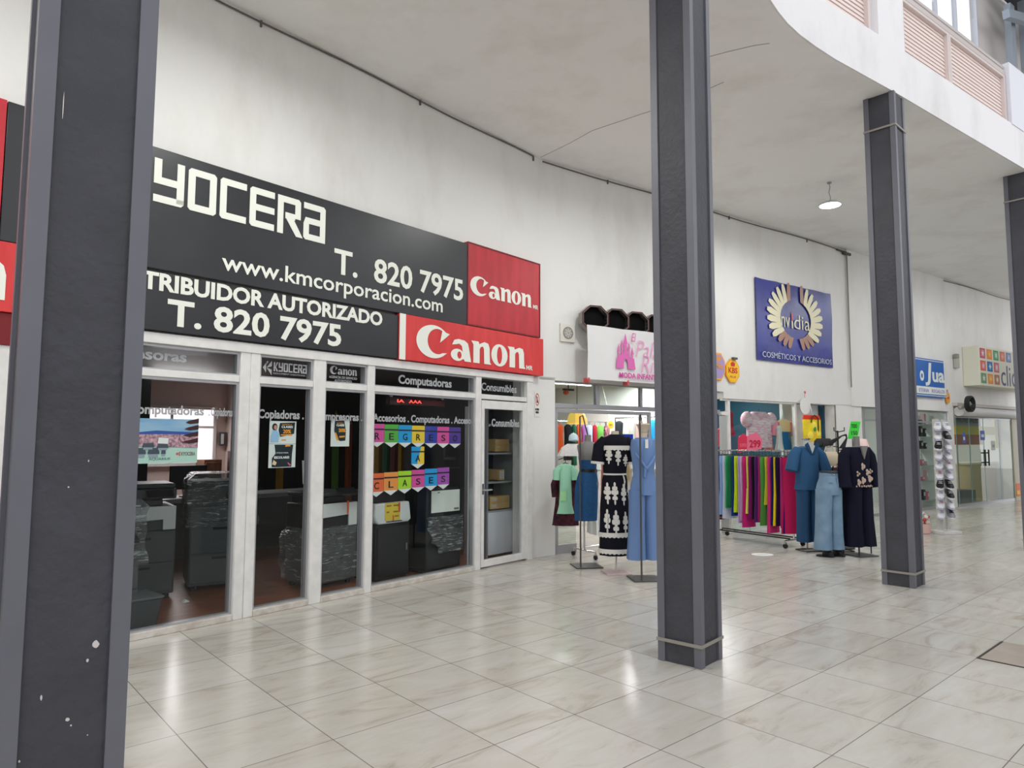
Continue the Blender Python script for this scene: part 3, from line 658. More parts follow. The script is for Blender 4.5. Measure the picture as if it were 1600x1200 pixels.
# coloured pencil decorations standing at the back
def pencil(label, x, y, h, col, tip):
    t = thing('giant_pencil', label, 'decoration', FA, (x, y, .008), 0, 'giant paper pencils at the back of the first shop')
    g = MB(); g.lathe([(.07, 0), (.07, h)], n=6); obj('shaft', g, col, t); g = MB(); g.lathe([(.07, h), (.025, h + .16)], n=6); obj('wood_tip', g, mat('pencil_wood', (214, 176, 130), .6), t); g = MB(); g.lathe([(.025, h + .16), (.001, h + .22)], n=6); obj('point', g, tip, t)
pcol = {'yellow': (176, 140, 40), 'red': (200, 60, 44), 'green': (110, 190, 60), 'orange': (214, 96, 44), 'dark green': (40, 96, 70), 'ochre': (150, 116, 44), 'maroon': (104, 40, 50)}
spots = [(.35, 4.6, 1.0, 'yellow', 'behind the copier with white panel'), (1.05, 4.6, 1.0, 'ochre', 'right of the yellow one, below the poster'), (4.35, 5.2, 1.25, 'yellow', 'between the paired flyers and the post'), (5.15, 5.2, 1.85, 'red', 'behind the single flyer, leftmost of the bright three'), (5.5, 5.2, 1.9, 'green', 'behind the single flyer, middle of the bright three'), (5.80, 5.2, 1.85, 'orange', 'behind the single flyer, rightmost of the bright three'), (5.05, 3.35, 1.5, 'ochre', 'left side of the large window under the bunting'), (5.25, 3.38, 1.5, 'dark green', 'behind the E of the upper bunting'), (5.45, 3.42, 1.5, 'maroon', 'behind the G of the upper bunting'), (5.66, 3.50, 1.5, 'yellow', 'behind the yellow R of the bunting')]
for x, y, h, c, wh in spots: pencil('%s giant pencil %s' % (c, wh), x, y, h, mat('pencil_' + c, pcol[c], .6), mat('pencil_' + c))

# office machines
def copier(label, x, y, rot, w, d, hb, hp, ht, bodym, panelm, topm, wrap=None, feet=True, cat='copier'):
    """floor-standing copier: drawer cabinet to hb, print unit to hp, scanner lid to ht"""
    t = thing('photocopier', label, cat, FA, (x, y, .008), rot)
    g = MB(); g.box(-w / 2, w / 2, -d / 2, d / 2, .05, hb); obj('cabinet', g, bodym, t, bevel=.012)
    for k in range(2):
        z0 = .08 + k * (hb - .1) / 2; g = MB(); g.box(-w / 2 + .015, w / 2 - .015, -d / 2 - .012, -d / 2, z0, z0 + (hb - .1) / 2 - .015); o = obj('drawer', g, bodym, t, bevel=.004)
        g = MB(); g.box(-.09, .09, -d / 2 - .018, -d / 2 - .012, z0 + (hb - .1) / 2 - .06, z0 + (hb - .1) / 2 - .035); obj('drawer_grip', g, black, o)
    for sx in (-1, 1):
        for sy in (-1, 1):
            g = MB(); g.lathe([(.03, 0), (.03, .05)], sx * (w / 2 - .06), sy * (d / 2 - .06), 10); obj('foot', g, black, t)
    g = MB(); g.box(-w / 2 + .005, w / 2 - .005, -d / 2 + .01, d / 2, hb, hp); obj('print_unit', g, topm, t, bevel=.012)
    p = MB(); p.prism([(-w / 2 + .005, hp - .15), (w / 2 - .12, hp - .13), (w / 2 - .12, hb + .01), (w / 2 - .005, hb + .01), (w / 2 - .005, hp), (-w / 2 + .005, hp)], -d / 2 - .012, -d / 2 + .009)
    obj('front_panel', p, panelm, t, bevel=.005)
    g = MB(); g.box(-w / 2 + .06, w / 2 - .12, -d / 2 + .04, d / 2, hp, hp + .07); g.box(-w / 2, w / 2, -d / 2 + .02, d / 2, hp + .07, ht - .05); obj('scanner', g, topm, t, bevel=.012)
    g = MB(); g.box(-w / 2 + .01, w / 2 - .01, -d / 2 + .03, d / 2, ht - .05, ht); obj('lid', g, char, t, bevel=.015)
    g = MB(); s0 = len(g.v); g.box(-.12, .12, -.07, .07, 0, .02); g.xf(Matrix.Translation((w / 2 - .16, -d / 2 - .03, hp + .11)) @ Matrix.Rotation(R(28), 4, 'X'), s0); obj('control_panel', g, black, t, bevel=.006)
    if wrap:
        z0, z1 = wrap; rings = []; n = 40
        for i in range(9):
            z = z0 + (z1 - z0) * i / 8; ring = []
            for j in range(n):
                th = 2 * PI * j / n; c_, s_ = math.cos(th), math.sin(th); q = 1 / max(abs(c_), abs(s_))
                e = .03 + .012 * math.sin(7 * th + i * 1.7) + .01 * math.sin(13 * th - i)
                if i == 8: e -= .06
                ring.append((c_ * q * (w / 2 + e), s_ * q * (d / 2 + e + .02), z))
            rings.append(ring)
        g = MB(); g.loft(rings, 0, False); b = len(g.v); g.face([8 * n + j for j in range(n)]); obj('plastic_wrap', g, film, t, label='loose clear stretch film')
    return t
copier('dark copier with a long white front panel behind the first window', .60, 1.55, R(-14), .62, .6, .66, .90, 1.12, dkgrey, greyw, char)
copier('dark copier loosely wrapped in clear film, beside the double white post', 1.42, 1.50, R(-20), .62, .62, .70, .86, 1.12, dkgrey, dkgrey, char, wrap=(.66, 1.2))
copier('low grey copier wrapped in film, mostly hidden behind the nearest column', -.10, .72, 0, .60, .6, .54, .62, .82, dkgrey, dkgrey, char, wrap=(.5, 1.05))
t = copier('white and grey copier wrapped in film behind the third window', 2.17, .68, R(4), .56, .5, .62, .88, 1.0, dkgrey, whitep, black, wrap=(.08, .64))
tape = mat('orange_tape', (226, 96, 50), .5)
g = MB(); g.box(.10, .125, -.30, -.297, .76, .90); obj('tape', g, tape, t)
t = thing('paper_stack', 'white paper notice standing on the wrapped white copier', 'notice', FA, (2.03, .70, 1.092)); g = MB(); s0 = len(g.v); g.box(-.09, .09, 0, .006, 0, .25); g.xf(Matrix.Rotation(R(-6), 4, 'X'), s0); obj('sheet', g, paper, t)
g = MB(); g.box(-.05, .05, .0, .06, 0, .02); obj('foot', g, paper, t)
# white printer on black cabinet
t = cabinet('black floor cabinet carrying the white printer with a yellow label', 2.84, .52, .50, .46, .62, black, R(2))
t = thing('printer', 'white printer with a yellow label sheet, on the black cabinet', 'printer', FA, (2.82, .52, .63), R(2))
g = MB(); g.prism([(-.24, .03), (-.2, 0), (.24, 0), (.28, .03), (.27, .1), (.25, .23), (-.25, .23), (-.27, .1)], -.25, .22); obj('body', g, whitep, t, bevel=.015)
g = MB(); g.box(-.24, .24, -.2, .2, .23, .36); obj('top_unit', g, black, t, bevel=.02)
g = MB(); g.box(-.12, .10, -.256, -.253, .035, .228); o = obj('label_sheet', g, mat('yellow_label', (240, 206, 70), .6), t, label='yellow instruction sheet')
g = MB()
for x, z, w in ((-.10, .19, .07), (0, .19, .08), (-.10, .12, .04), (0, .12, .07), (.02, .07, .06)): g.box(x, x + w, -.2575, -.256, z, z + .016)
obj('label_print', g, mat('label_ink', (150, 124, 50), .7), o)
g = MB(); g.box(.075, .10, -.259, -.256, .12, .225); g.box(-.01, .008, -.259, -.256, .03, .09); obj('tape', g, tape, t); g = MB(); g.box(-.10, .13, -.262, -.252, .018, .026); obj('slot', g, black, t)
# black machine with white sheet and torn film
t = thing('plotter', 'tall black machine with a white sheet on its front and torn film below', 'printer', FA, (3.50, .40, .008), 0)
g = MB(); g.box(-.27, .29, -.25, .25, .04, 1.0); g.box(-.24, .26, -.22, .22, 0, .04); obj('body', g, black, t, bevel=.02)
g = MB(); g.box(-.20, .265, -.254, -.25, .705, .96); o = obj('white_sheet', g, mat('sheet_cream', (220, 222, 214), .6), t)
g = MB(); g.box(.17, .25, -.2555, -.254, .72, .745); g.box(-.10, -.07, -.2555, -.254, .93, .945); obj('print', g, mat('sheet_ink', (120, 120, 118), .7), o)
rings = []
for i in range(8):
    z = .66 - .42 * i / 7; rings.append([(-.30 + .02 * i + (.10 if i > 5 else 0) + .02 * math.sin(i * 2.1), -.275 - .02 * math.sin(i * 1.9), z), (-.1, -.275 + .014 * math.sin(i * 2.7), z - .01), (.1, -.27 - .012 * math.sin(i * 1.3), z), (.31, -.272, z - .02 * math.sin(i)), (.31, -.266, z), (.1, -.264, z), (-.1, -.266, z), (-.28 + .02 * i + (.10 if i > 5 else 0), -.266, z)])
g = MB(); g.loft(rings); obj('torn_film', g, film, t, label='torn clear stretch film')
t = cabinet('narrow black cabinet standing between the white printer and the black machine', 3.10, 1.0, .34, .4, .95, black)
# LED scroller
t = thing('led_display', 'dark LED strip display with red characters hung inside the large window', 'display', FA, (2.62, .10, 1.955), 0)
g = MB(); g.box(0, .83, 0, .06, 0, .085); obj('case', g, mat('led_case', (62, 34, 36), .5), t, bevel=.006)
g = MB(); g.box(.22, .80, -.002, 0, .018, .07); obj('screen', g, mat('led_screen', (92, 20, 26), .4), t)
ld = emat('led_red', (255, 70, 60), 2.5)
text(t, 'IA', (.10, .20, .028, .062), -.003, ld, .01); text(t, 'AAA', (.27, .46, .028, .062), -.003, ld, .01)
for x in (.02, .80): g = MB(); g.prism([(x - .03, .12), (x + .03, .12), (x + .012, .085), (x - .006, .085)], 0, .02); obj('bracket', g, greyw, t)
# shelf with cartons behind the glass door
t = thing('shelf_unit', 'grey shelf unit with a white lower cupboard behind the glass door', 'shelf', FA, (4.55, .42, .008), 0)
g = MB(); g.box(0, .025, 0, .42, 0, 2.02); g.box(.56, .585, 0, .42, 0, 2.02); obj('upright', g, alu, t)
for z in (.60, .985, 1.375, 1.765, 2.0): g = MB(); g.box(.025, .56, 0, .42, z - .012, z + .012); obj('shelf', g, alu, t)
g = MB(); g.box(.025, .56, .40, .42, .6, 2.0); obj('back_panel', g, dkgrey, t)
g = MB(); g.box(.025, .56, -.005, .40, .03, .588); obj('cupboard', g, mat('cupboard_white', (226, 226, 232), .4), t, bevel=.004)
kraft = mat('kraft_card', (206, 170, 112), .7); 
def carton(label, x, z, w, h, d=.28, y=.46, dark=None):
    t = thing('carton', label, 'box', FA, (x, y, z + .0205), 0, 'cartons on the shelf unit')
    g = MB(); g.box(0, w, 0, d, 0, h); obj('box', g, kraft, t, bevel=.003); g = MB(); g.box(w * .46, w * .54, -.0012, d, h, h + .001); obj('tape', g, mat('pack_tape', (190, 150, 90), .4), t)
    if dark == 'win':
        g = MB()
        for q in (.1, .56): g.box(w * q, w * (q + .32), -.002, 0, h * .12, h * .88)
        obj('print', g, mat('carton_ink', (46, 40, 36), .6), t)
    elif dark == 'txt': text(t, 'TONER', (w * .06, w * .34, h * .25, h * .75), -.0002, mat('carton_ink'), .03)
    elif dark == 'sm': text(t, 'xx xx', (w * .06, w * .3, h * .62, h * .78), -.0002, mat('carton_ink'), .02)
carton('plain carton on the second shelf, under another', 4.76, 1.387, .29, .09, dark='sm'); carton('plain carton on top of another on the second shelf', 4.76, 1.4785, .29, .08, dark='sm')
carton('small carton with two dark window panels on the third shelf', 4.84, .997, .11, .145, dark='win')
carton('lower carton with dark print on the shelf above the white cupboard', 4.66, .612, .40, .085, dark='txt'); carton('upper carton with dark print on the shelf above the white cupboard', 4.66, .6985, .40, .085, dark='txt')
t = thing('bin', 'dark grey plastic bin at the foot of the first window', 'bin', FA, (.10, .34, .008)); g = MB(); g.loft([[(-.17, -.14, 0), (.17, -.14, 0), (.17, .14, 0), (-.17, .14, 0)], [(-.2, -.17, .24), (.2, -.17, .24), (.2, .17, .24), (-.2, .17, .24)]]); obj('body', g, char, t, bevel=.01)
g = MB(); g.box(-.21, .21, -.18, .18, .24, .262); obj('rim', g, dkgrey, t, bevel=.006)
t = obj('paper_scrap', MB().prism([(-.03, 0), (.035, 0), (.03, .012), (0, .03), (-.02, .016)], -.02, .02), paper, fr=FA, at=(.82, .90, .009), label='scrap of white paper on the brown floor before the copier', cat='paper')

# ------------------------------------------------------------------ rooms behind the second wall
beige = mat('shop_beige', (214, 204, 188), .7); teal = mat('teal_wall', (30, 74, 92), .6); pale = mat('shop_pale', (222, 222, 218), .65)
tube_m = emat('tube_light', (255, 252, 244), TUBE_E)
def room(x0, x1, dpt, h, back, side, ceil_m):
    g = MB(); g.box(x0, x1, dpt, dpt + .08, 0, h); struct('wall_shop_back', g, back, FB)
    g = MB(); g.box(x1 - .04, x1 + .04, .24, dpt, 0, h); struct('wall_shop_side', g, side, FB)
    g = MB(); g.box(x0, x1, .23, dpt + .08, h, h + .06); struct('ceiling', g, ceil_m, FB)
room(0.35, 4.02, 4.6, 2.72, beige, pale, beige)
room(4.10, 7.42, 3.3, 2.72, teal, teal, beige)
room(8.0, 12.42, 3.0, 2.75, pale, pale, pale)
room(12.5, 16.5, 3.6, 2.75, mat('glass_shop_back', (150, 142, 126), .6), pale, pale)
g = MB(); g.box(7.95, 8.0, .5, 3.0, 0, 2.75); struct('wall_shop_side', g, pale, FB)
def tube(fr, x, y, z, rot, ln, label):
    t = thing('tube_light', label, 'lamp', fr, (x, y, z), rot, 'fluorescent tubes in the shops')
    g = MB(); g.box(-ln / 2, ln / 2, -.04, .04, .03, .07); obj('batten', g, whitep, t)
    g = MB(); g.tube([(-ln / 2 + .02, 0, .012), (ln / 2 - .02, 0, .012)], .018, 10); obj('tube', g, tube_m, t, label='glowing tube')
    L = bpy.data.lights.new('tube_glow', 'AREA'); L.shape = 'RECTANGLE'; L.size = ln; L.size_y = .08; L.energy = TUBE_W; L.spread = R(180)
    lo = bpy.data.objects.new('tube_glow', L); C.objects.link(lo); lo.parent = t; lo.location = (0, 0, -.012)
tube(FB, 2.55, 2.6, 2.63, R(2), 1.5, 'left fluorescent tube above the orange garments, seen through the transom')
tube(FB, 3.35, 1.6, 2.63, R(60), 1.3, 'right fluorescent tube seen through the transom under the pink castle banner')
tube(FB, 4.9, .9, 2.63, R(5), 1.2, 'fluorescent tube above the pink plaid top')
tube(FB, 6.2, 1.9, 2.63, R(10), 1.2, 'fluorescent tube in front of the teal wall')
tube(FB, 10.3, 1.2, 2.65, 0, 1.3, 'fluorescent tube over the cosmetics shelves')
tube(FB, 14.2, 1.6, 2.65, 0, 1.3, 'fluorescent tube behind the glass doors')

# ---- shop front of the children's clothes shop
w8 = sroot('window_8', FB, (.27, .06, 0))
g = MB()
for q in ((0, 3.62, 2.375, 2.42), (0, 3.62, 2.02, 2.085), (0, .04, 0, 2.02), (0, .03, 2.085, 2.375), (.80, .87, 2.085, 2.375), (1.72, 1.76, 2.085, 2.375), (2.7, 2.76, 2.085, 2.375)): g.box(q[0], q[1], -.03, .03, q[2], q[3])
for q in ((.04, .085, 0.12, 1.955), (.04, .42, 0, .12), (.04, 1.95, 1.955, 2.005), (1.90, 1.95, 0, 1.955)): g.box(q[0], q[1], -.022, .022, q[2], q[3])
obj('frame', g, alu, w8, bevel=.004)
for a, b, z0, z1 in ((.03, .80, 2.085, 2.375), (.87, 1.72, 2.085, 2.375), (1.76, 2.7, 2.085, 2.375), (.085, .42, .12, 1.955)):
    g = MB(); g.box(a, b, -.003, .003, z0, z1); obj('pane', g, clear, w8)
t = thing('clip_lamp', 'small orange lamp on a black bracket behind the left transom pane', 'lamp', FB, (1.30, 1.0, 2.36)); g = MB(); g.ball((0, 0, -.03), .05, .05, .04); obj('shade', g, mat('orange_shade', (226, 90, 40), .5), t)
g = MB(); g.box(-.06, .16, -.015, .015, .0, .03); g.tube([(.05, 0, .03), (.05, 0, .359)], .008, 6); obj('bracket', g, black, t)
t = thing('pendant_lamp', 'yellow dome pendant lamp hanging inside the clothes shop doorway', 'lamp', FB, (1.53, 1.0, 1.83))
g = MB(); g.lathe([(.165, 0), (.158, .07), (.135, .14), (.10, .19), (.05, .205), (.045, .2), (.09, .185), (.125, .135), (.148, .07), (.155, 0)]); obj('shade', g, mat('yellow_shade', (250, 206, 96), .4, emit=.55), t)
g = MB(); g.tube([(0, 0, .2), (0, 0, .885)], .006, 6); obj('cord', g, black, t)

# ---- garments
FC = {}
def fab(name, c, **k): return mat('cloth_' + name, c, .85, .15, **k)
def hook_hanger(t, w, m_=None):
    g = MB(); g.tube([(0, 0, -.055), (0, 0, -.02), (.012, 0, .006), (0, 0, .016), (-.012, 0, .006)], .004, 6)
    g.tube([(-w / 2, 0, -.09), (0, 0, -.055), (w / 2, 0, -.09)], .006, 6); obj('hanger', g, m_ or black, t)
def trousers(label, fr, at, rot, w, ln, m_, group, th=.022, flare=1.15, cat='trousers'):
    t = thing('trousers', label, cat, fr, at, rot, group)
    g = MB(); g.cloth([(-.085, 0, 0, w * .46, th * .8, .02, 5), (-.2, 0, 0, w * .47, th, .05, 5), (-ln * .6, random.uniform(-.006, .006), 0, w * .47, th * 1.15, .08, 6), (-ln, random.uniform(-.01, .01), 0, w * .5 * flare, th * 1.25, .10, 6)], 28, ph=random.random() * 6)
    obj('cloth', g, m_, t); hook_hanger(t, w * .8); return t
def dress(label, fr, at, rot, w, ln, m_, group, th=.05, sleeve=.0, flare=1.2, name='hanging_dress', cat='dress', sl_m=None):
    t = thing(name, label, cat, fr, at, rot, group)
    g = MB(); p = random.random() * 6
    g.cloth([(-.05, 0, 0, w * .16, th * .5, 0, 3), (-.068, 0, 0, w * .36, th * .7, .0, 3), (-.095, 0, 0, w * .50, th, .02, 4), (-.26, 0, 0, w * .42, th * 1.1, .05, 6), (-.26 - (ln - .26) * .5, 0, 0, w * .44 * (1 + (flare - 1) * .4), th * 1.2, .09, 7), (-ln, 0, 0, w * .5 * flare, th * 1.5, .12, 7)], 32, ph=p)
    obj('cloth', g, m_, t)
    if sleeve:
        for s in (-1, 1):
            g = MB(); g.tube([(s * w * .38, 0, -.105), (s * w * .52, 0, -.15), (s * (w * .55 + sleeve * .22), 0, -.15 - sleeve)], [th * .9, th * 1.15, th * 1.2], 12, flat=.8); obj('sleeve', g, sl_m or m_, t)
    hook_hanger(t, w * .7); return t
def rail(fr, x0, y0, x1, y1, z, label, posts=True):
    t = thing('clothes_rail', label, 'rail', fr, (x0, y0, 0)); dx, dy = x1 - x0, y1 - y0
    g = MB(); g.tube([(0, 0, z), (dx, dy, z)], .0125, 10); obj('bar', g, chrome, t)
    if posts:
        for q in (0, 1): g = MB(); g.tube([(dx * q, dy * q, .0), (dx * q, dy * q, z)], .0125, 10); g.lathe([(.09, 0), (.09, .012), (.02, .02)], dx * q, dy * q, 14); obj('post', g, chrome, t)
rail(FB, 2.1, 2.5, 3.55, 2.5, 1.92, 'clothes rail across the back of the clothes shop')
GB = 'garments hanging on the back rail of the clothes shop'
cols = [((222, 84, 38), 'orange', .24), ((30, 32, 36), 'black', .19), ((40, 110, 80), 'dark green', .10), ((214, 92, 52), 'rust orange', .12), ((150, 96, 160), 'purple', .14), ((186, 200, 226), 'pale blue', .14), ((168, 40, 60), 'crimson', .12), ((120, 190, 90), 'leaf green', .16), ((214, 150, 160), 'pink floral', .17)]
x = 2.25
for i, (c, n, w) in enumerate(cols):
    x += w / 2
    pr_ = dict(col2=(90, 60, 80), vs=30) if 'floral' in n else {}
    dress('%s garment on the back rail, %s' % (n, ['beside the left frame', 'right of the orange one', 'narrow, right of the black one', 'left of the purple one', 'left of the pale blue one', 'right of the purple one', 'behind the grey torso', 'left of the pink floral one', 'at the right end of the rail'][i]), FB, (x, 2.5, 1.912), R(random.uniform(-12, 12)), w * 1.02, .62 + .1 * (i % 3), fab(n.replace(' ', '_'), c, **pr_), GB, th=.035, flare=1.05)
    x += w / 2 + .004
rail(FB, 3.72, 2.4, 3.72, .95, 2.0, 'clothes rail along the partition wall of the clothes shop')
GP = 'long garments along the partition of the clothes shop'
cols = [((44, 50, 54), 'charcoal', 'leftmost on the partition rail'), ((206, 210, 204), 'grey white', 'beside the charcoal one'), ((188, 192, 184), 'soft grey', 'between the grey white and rosy beige ones'), ((196, 164, 156), 'rosy beige', 'draped, above the black patterned dress'), ((176, 176, 158), 'olive grey', 'right of the rosy beige one'), ((40, 150, 206), 'bright blue', 'above the grey mannequin neck'), ((214, 218, 226), 'white', 'right of the bright blue one'), ((30, 74, 190), 'royal blue', 'beside the middle column')]
for i, (c, n, wh) in enumerate(cols):
    dress('%s long garment %s' % (n, wh), FB, (3.72, 2.3 - i * .175, 1.992), R(70 + 6 * (i % 2)), .34, [1.1, 1.0, 1.15, .9, 1.0, .55, .95, .8][i], fab(n.replace(' ', '_') + '_long', c), GP, th=.045, flare=1.0)
# things on the wall
t = thing('price_sign', 'blue square sign with white print beside the grey mannequin neck', 'sign', FB, (2.30, .75, 1.45)); g = MB(); g.box(0, .24, 0, .004, 0, .22); obj('card', g, mat('blue_card', (24, 66, 200), .5), t); text(t, '100', (.05, .19, .08, .14), -.0005, paper, .03); g = MB(); g.box(.1, .12, .004, .02, -1.45, .1); obj('post', g, black, t)
t = thing('price_tag', 'round yellow price disc above the pink floral garment', 'sign', FB, (3.40, 2.2, 1.86)); g = MB(); s0 = len(g.v); g.lathe([(.075, 0), (.075, .004)], n=24); g.xf(Matrix.Rotation(R(90), 4, 'X'), s0); obj('disc', g, mat('yellow_disc', (246, 176, 40), .5), t); text(t, '50', (-.035, .035, -.02, .02), -.005, bk, .02); g = MB(); g.tube([(0, .0, .07), (0, .25, .86)], .003, 5); obj('string', g, paper, t)
obj('lime_shade', MB().lathe([(.15, 0), (.14, .1), (.10, .2), (.04, .24), (.035, .235), (.09, .19), (.13, .1), (.143, 0)]).tube([(0, 0, .23), (0, 0, .93)], .005, 6), mat('lime_plastic', (150, 236, 90), .5), fr=FB, at=(.86, 1.0, 1.83 - .04), label='lime green lampshade at the left edge of the clothes shop door', cat='lamp')

# ---- rack outside with casters
def caster(t, x, y, r_=.032):
    g = MB(); s0 = len(g.v); g.lathe([(r_ * .5, -.013), (r_, -.011), (r_, .011), (r_ * .5, .013)], n=16); g.xf(Matrix.Translation((x, y, r_)) @ Matrix.Rotation(R(90), 4, 'Y'), s0); w_ = obj('caster', g, black, t)
    g = MB(); g.box(x - .018, x + .018, y - .012, y + .012, r_ * 1.8, r_ * 2.4); g.tube([(x, y, r_ * 2.2), (x, y, .1)], .009, 8); obj('fork', g, chrome, w_)
t = thing('garment_rack', 'chrome wheeled garment rack behind the display mannequins at the clothes shop door', 'rack', FB, (.45, -.62, 0))
for x in (0, 1.25):
    g = MB(); g.tube([(x, 0, .10), (x, .45, .10)], .012, 8); obj('foot_bar', g, chrome, t)
    g = MB(); g.tube([(x, .22, .10), (x, .22, 1.42)], .012, 8); obj('upright', g, chrome, t)
    for y in (0, .45): caster(t, x, y)
g = MB(); g.tube([(0, .22, .14), (1.25, .22, .14)], .012, 8); obj('lower_rail', g, chrome, t); g = MB(); g.tube([(-.08, .22, 1.42), (1.3, .22, 1.42)], .012, 8); obj('top_rail', g, chrome, t)
GR = 'garments on the wheeled rack at the door'
for i, (c, n, ln, wh) in enumerate((((236, 236, 234), 'white', 1.10, 'behind the denim dress'), ((226, 160, 150), 'salmon pink', .95, 'next to the white one'), ((226, 190, 110), 'mustard', .7, 'between the denim and the black dress'), ((226, 232, 236), 'off white', .55, 'behind the black patterned dress'), ((222, 70, 90), 'red floral', .6, 'beside the blue jumpsuit'))):
    dress('%s garment on the wheeled rack, %s' % (n, wh), FB, (.62 + i * .23, -.40, 1.415), R(60), .38, ln, fab(n.replace(' ', '_') + '_r', c, **(dict(col2=(240, 220, 220), vs=25) if 'floral' in n else {})), GR, th=.05, sleeve=.1)
# child clothes on the end of the rack
floral = fab('dark_floral', (30, 28, 40), col2=(92, 46, 54), vs=16); mint = fab('mint', (166, 222, 190)); lace = fab('lace', (232, 228, 226), var=.1, vs=60)
t = thing('hanging_dress', 'dark floral child dress hanging behind the mint one beside the white pier', 'dress', FW, (.72, 9.20, 1.40), R(8)); g = MB(); g.cloth([(-.22, 0, 0, .06, .03, 0, 3), (-.26, 0, 0, .13, .05, .02, 4), (-.45, 0, 0, .12, .06, .04, 6), (-.9, 0, 0, .165, .085, .07, 9), (-.95, 0, 0, .17, .09, .08, 9)], 40); obj('cloth', g, floral, t)
for s in (-1, 1): g = MB(); g.tube([(s * .11, 0, -.28), (s * .165, -.01, -.42), (s * .155, -.02, -.58)], [.04, .045, .04], 10); obj('sleeve', g, floral, t)
hook_hanger(t, .2)
t = thing('hanging_dress', 'mint green child dress hung on the rack end beside the white pier', 'dress', FW, (.70, 9.03, 1.33), R(8)); g = MB(); g.cloth([(-.07, 0, 0, .05, .03, 0, 3), (-.095, 0, 0, .10, .045, .0, 4), (-.3, 0, 0, .075, .05, .03, 5), (-.5, 0, 0, .08, .055, .06, 6), (-.60, .0, 0, .085, .06, .08, 6), (-.71, .0, 0, .11, .06, .1, 6)], 36); obj('cloth', g, mint, t)
for s in (-1, 1): g = MB(); g.tube([(s * .07, 0, -.115), (s * .115, 0, -.17), (s * .125, -.005, -.28)], [.042, .052, .045], 12); obj('sleeve', g, mint, t)
g = MB(); g.box(-.085, -.005, -.075, -.06, -.54, -.42); obj('pocket', g, fab('mint_light', (176, 232, 170)), t); hook_hanger(t, .16)
t = thing('lace_blouse', 'white lace blouse on the rack above the mint dress', 'blouse', FW, (.80, 9.12, 1.60), R(8)); g = MB(); g.cloth([(-.08, 0, 0, .07, .05, 0, 3), (-.13, 0, 0, .15, .07, .04, 8), (-.24, 0, 0, .19, .09, .07, 11)], 40); obj('cloth', g, lace, t); hook_hanger(t, .15)
t = thing('child_cap', 'pale blue child cap on top of the white lace blouse', 'cap', FW, (.815, 9.13, 1.56), R(8)); g = MB(); g.lathe([(.062, 0), (.064, .03), (.055, .07), (.03, .095), (.004, .104)]); obj('crown', g, fab('cap_blue', (206, 226, 234)), t); g = MB(); s0 = len(g.v); g.lathe([(.05, 0), (.05, .008)], n=18); g.xf(Matrix.Translation((0, -.05, .002)) @ Matrix.Rotation(R(-12), 4, 'X'), s0); obj('brim', g, fab('cap_blue', (206, 226, 234)), t); g = MB(); g.ball((0, 0, .105), .008, .008, .006); obj('button', g, fab('cap_blue', (206, 226, 234)), t)

# ---- display mannequins
grey_m = mat('mannequin_grey', (128, 126, 122), .5); beige_m = mat('mannequin_beige', (206, 190, 170), .5); denim = fab('denim', (44, 86, 132), var=.1, vs=40); denim_l = fab('light_denim', (134, 160, 182), col2=(112, 140, 166), vs=5)
def form(t, m_, zs, w, neck=.07, z0=None, cx=0, cy=0, name='torso'):
    """headless torso: hips, waist, bust, shoulders and a short neck"""
    g = MB(); z0 = zs - .62 if z0 is None else z0
    P = [(0, .95, .72), (.08, 1.0, .74), (.18, .86, .62), (.27, .76, .56), (.36, .82, .62), (.43, .92, .74), (.49, .96, .70), (.55, 1.04, .60), (.585, 1.04, .50), (.61, .85, .42), (.625, .45, .34), (.64, .33, .32), (.64 + neck, .30, .29)]
    h = (zs - z0) / .61
    g.loft([[(cx + w / 2 * a * math.cos(2 * PI * j / 28), cy - (.03 * w if .4 < z < .5 else 0) + w / 2 * b * math.sin(2 * PI * j / 28), z0 + z * h) for j in range(28)] for z, a, b in P])
    return obj(name, g, m_, t)
def stand(t, px, py, top, m_base, hook=None, size=.17, pm=None):
    g = MB(); g.box(-size, size, -size, size, 0, .014); obj('base_plate', g, m_base, t, bevel=.003)
    g = MB(); g.tube([(px, py, .014), (px, py, top)], .011, 10)
    if hook: g.tube([(px, py, top), (px * .6 + hook[0] * .4, py * .5 + hook[1] * .5, top + .02), (hook[0], hook[1], hook[2])], .008, 8)
    obj('pole', g, pm or mat('stand_steel', (86, 86, 88), .4, .5, .6), t)
gun = mat('stand_base', (74, 76, 76), .45)
t = thing('mannequin', 'grey headless mannequin in a strapless denim dress on a dark stand', 'mannequin', FW, (.935, 8.745, 0), R(10), 'display mannequins outside the shops')
stand(t, -.105, -.11, 1.86, gun, (.03, .02, 1.64)); form(t, grey_m, 1.53, .27, .08, .95, .035, .02)
g = MB(); g.cloth([(1.37, .035, .02, .124, .098, .01, 3), (1.28, .035, .02, .115, .09, .015, 5), (1.19, .035, .02, .106, .084, .02, 6)], 40); obj('dress_top', g, denim, t)
g = MB(); g.cloth([(1.19, .035, .02, .108, .086, .01, 5), (1.10, .025, .02, .132, .102, .015, 6), (.98, .015, .02, .148, .114, .02, 5), (.78, .01, .02, .148, .112, .025, 5), (.565, .005, .02, .142, .108, .03, 5)], 44); obj('skirt', g, denim, t)
g = MB(); g.cloth([(1.205, .035, .02, .112, .09, 0, 4), (1.165, .035, .02, .114, .092, 0, 4)], 40); o = obj('belt', g, mat('belt_black', (28, 28, 30), .4), t); g = MB(); g.box(.085, .12, -.092, -.075, 1.168, 1.205); obj('buckle', g, chrome, o)
t = thing('mannequin', 'mannequin in a long black dress with white scroll ornaments on a pale pink base', 'mannequin', FW, (1.245, 8.33, 0), R(8), 'display mannequins outside the shops')
